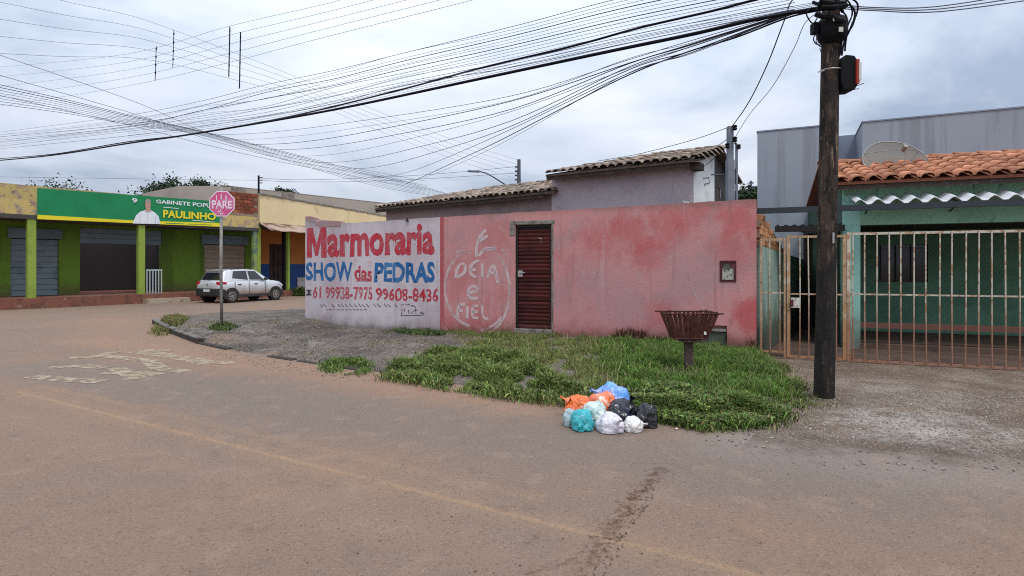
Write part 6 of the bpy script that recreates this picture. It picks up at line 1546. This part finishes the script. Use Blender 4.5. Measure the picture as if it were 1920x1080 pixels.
# ------------------------------------------------------------------ grass and weeds
def tint(n_, base, var=0.35, dry=0.12, dryc=(0.20, 0.17, 0.07)):
    c = np.array(base)[None] * np.exp(RNG.normal(0, 0.42, (n_, 1))) * RNG.uniform(0.88, 1.12, (n_, 3))
    k = RNG.random(n_) < dry; c[k] = np.array(dryc) * RNG.uniform(.7, 1.2, (k.sum(), 1)); return c
Bs, Hs, Wd, Ln, Cs = [], [], [], [], []
def grow(n_, poly, hlo, hhi, wlo, whi, lean, base, dry=0.1, clump=2.2, thr=-0.25, z0=-0.01, dryc=(0.20, 0.17, 0.07), zf=ver):
    p = scatter_px(n_, poly, zf)
    p[:, :2] += RNG.normal(0, 0.06, (len(p), 2)); p = np.column_stack([p[:, :2], zf(p[:, :2])]); p = p[(p[:, 2] > -0.06) | (RNG.random(len(p)) < 0.25)]; p[:, 2] = np.maximum(p[:, 2], 0.0)
    if hhi > 0.08:
        dpost = np.hypot(p[:, 0] - 2.46, p[:, 1] - 7.85); p = p[(dpost > 0.42) | (RNG.random(len(p)) < 0.12)]
    f = vnoise(p[:, 0], p[:, 1], clump, 2.0); f2 = vnoise(p[:, 0], p[:, 1], clump * 2.7, 9.0)
    k = (f + 0.5 * f2) > thr; p, f, f2 = p[k], f[k], f2[k]; n_ = len(p)
    s = np.clip(0.75 + 0.8 * f + 0.3 * f2, 0.35, 1.5)
    p[:, 2] += z0
    c = tint(n_, base, 0.4, dry, dryc) * (1 + 0.35 * f2)[:, None]
    Bs.append(p); Hs.append(RNG.uniform(hlo, hhi, n_) * s); Wd.append(RNG.uniform(wlo, whi, n_)); Ln.append(RNG.uniform(0.15, lean, n_)); Cs.append(c)
G1, G2, G3 = (0.120, 0.168, 0.034), (0.088, 0.135, 0.028), (0.19, 0.19, 0.07)
lawn = [(830, 628), (960, 622), (1036, 632), (1160, 622), (1300, 636), (1418, 651), (1450, 668), (1490, 700), (1508, 722), (1488, 755), (1440, 781), (1380, 788), (1320, 791), (1270, 781), (1235, 775), (1190, 758), (1090, 748), (1040, 722), (960, 690), (880, 660), (930, 646), (850, 636)]
grow(72500, lawn, 0.05, 0.14, 0.0043, 0.0086, 0.9, G1, 0.22)
core = [(1130, 640), (1280, 640), (1420, 660), (1480, 712), (1460, 760), (1380, 785), (1250, 770), (1180, 740), (1130, 690)]
grow(60900, core, 0.08, 0.18, 0.0043, 0.0094, 0.9, (0.088, 0.160, 0.026), 0.05, thr=-0.4)
mid = [(850, 640), (1120, 640), (1140, 700), (1060, 722), (960, 695), (880, 665)]
grow(17400, mid, 0.04, 0.10, 0.0043, 0.0086, 1.0, G3, 0.5)
edge = [(1175, 745), (1240, 730), (1340, 750), (1440, 760), (1470, 758), (1440, 781), (1380, 788), (1320, 791), (1270, 781), (1235, 775), (1190, 758)]
grow(21750, edge, 0.07, 0.18, 0.0072, 0.0187, 1.3, G2, 0.08, thr=-0.5)
grow(10150, edge, 0.03, 0.10, 0.0144, 0.0324, 1.6, (0.10, 0.150, 0.036), 0.15, thr=-0.5, z0=0.05)
kb = [(724, 690), (764, 674), (830, 666), (900, 664), (960, 680), (1010, 700), (1060, 725), (1100, 740), (1085, 750), (1010, 744), (930, 734), (850, 722), (770, 708), (716, 700)]
grow(37700, kb, 0.08, 0.22, 0.0058, 0.0158, 1.2, (0.105, 0.152, 0.034), 0.15, thr=-0.45)
grow(11600, kb, 0.03, 0.09, 0.0144, 0.0288, 1.6, (0.115, 0.155, 0.04), 0.12, z0=0.06)
grow(6500, [(600, 682), (622, 670), (672, 669), (690, 680), (680, 692), (630, 690)], 0.05, 0.13, 0.006, 0.014, 1.1, (0.09, 0.145, 0.03), 0.10, thr=-0.5)
grow(5200, [(284, 618), (300, 602), (330, 596), (350, 600), (340, 608), (318, 618), (300, 624)], 0.08, 0.20, 0.008, 0.02, 1.2, (0.090, 0.125, 0.03), 0.4, thr=-0.6, dryc=(0.24, 0.16, 0.07))
grow(1500, [(396, 620), (410, 613), (424, 613), (441, 619), (430, 624), (404, 624)], 0.06, 0.15, 0.010, 0.022, 1.1, (0.058, 0.095, 0.022), 0.15, thr=-0.6)
grow(5000, [(738, 630), (760, 618), (830, 622), (850, 632), (820, 640), (760, 636)], 0.05, 0.16, 0.008, 0.016, 1.1, (0.05, 0.085, 0.022), 0.2)
grow(2600, [(930, 632), (960, 615), (1040, 618), (1100, 628), (1100, 636), (940, 638)], 0.08, 0.22, 0.008, 0.018, 1.0, (0.045, 0.095, 0.02), 0.12, thr=-0.4)
grow(9000, [(560, 604), (830, 630), (900, 662), (715, 690), (600, 680), (380, 640), (330, 606)], 0.02, 0.06, 0.006, 0.014, 1.3, (0.085, 0.095, 0.035), 0.5, thr=0.12, clump=1.6)
grow(6500, [(1440, 660), (1500, 690), (1530, 730), (1500, 770), (1440, 800), (1480, 740)], 0.03, 0.10, 0.006, 0.014, 1.2, (0.06, 0.09, 0.025), 0.3, thr=0.0)
grow(700, [(1515, 742), (1530, 728), (1562, 730), (1572, 744), (1548, 752), (1522, 750)], 0.03, 0.10, 0.005, 0.012, 1.2, (0.08, 0.11, 0.03), 0.4, thr=-0.6)
grow(2600, lawn, 0.16, 0.34, 0.003, 0.006, 0.7, (0.17, 0.17, 0.07), 0.5, thr=-0.2, dryc=(0.30, 0.24, 0.12))
grow(5000, lawn, 0.01, 0.04, 0.006, 0.014, 2.5, (0.26, 0.20, 0.10), 0.7, thr=-0.3, dryc=(0.32, 0.25, 0.14), z0=0.01)
grow(2200, [(1060, 632), (1418, 652), (1430, 662), (1060, 640)], 0.10, 0.26, 0.004, 0.010, 0.9, (0.10, 0.15, 0.03), 0.25, thr=-0.4)
gr_o = blades("grass", np.vstack(Bs), np.concatenate(Hs), np.concatenate(Wd), np.concatenate(Ln), np.clip(np.vstack(Cs) * 1.14, 0.005, 1), m_grass)
tag(gr_o, kind="stuff")
# dry reddish weed at the wall foot, a few seedlings and a bush by the yellow shop
def plant(name, label, c, n_, rad, hlo, hhi, wlo, whi, lean, base, dry=0.0, cat="plant", dryc=(0.2, 0.15, 0.07)):
    c = Vector(c); a = RNG.uniform(0, 2 * np.pi, n_); r_ = rad * np.sqrt(RNG.random(n_))
    p = np.stack([r_ * np.cos(a), r_ * np.sin(a) * .6, RNG.uniform(0, hhi * .55, n_) * (1 - r_ / rad * .6)], 1)
    o = blades(name, p, RNG.uniform(hlo, hhi, n_), RNG.uniform(wlo, whi, n_), RNG.uniform(.1, lean, n_), np.clip(tint(n_, base, .4, dry, dryc), 0, 1), m_grass)
    o.location = c; return tag(o, label, cat)
wp = WALL.on(1182, 626, 0.18); plant("dry_weed", "reddish brown dried weed clump at the foot of the pink wall", (wp.x, wp.y, 0.2), 260, 0.32, 0.08, 0.26, 0.008, 0.02, 0.9, (0.085, 0.03, 0.018))
wp = WALL.on(1235, 622, 0.12); plant("dry_weed", "small dried weed left of the rusty basket, against the pink wall", (wp.x, wp.y, 0.2), 60, 0.18, 0.05, 0.16, 0.008, 0.015, 0.8, (0.09, 0.035, 0.02))
wp = WALL.on(1405, 640, 0.08); plant("dry_weed", "thin dried weed at the right end of the pink wall", (wp.x, wp.y, 0.18), 26, 0.10, 0.08, 0.2, 0.006, 0.012, 0.7, (0.10, 0.03, 0.025))
wp = YP.on(557, 553, 0.5); plant("bush", "low green bush at the foot of the yellow shop beyond the car", (wp.x, wp.y, 0.0), 900, 0.75, 0.15, 0.45, 0.05, 0.10, 1.0, (0.06, 0.10, 0.022), 0.15, "bush")
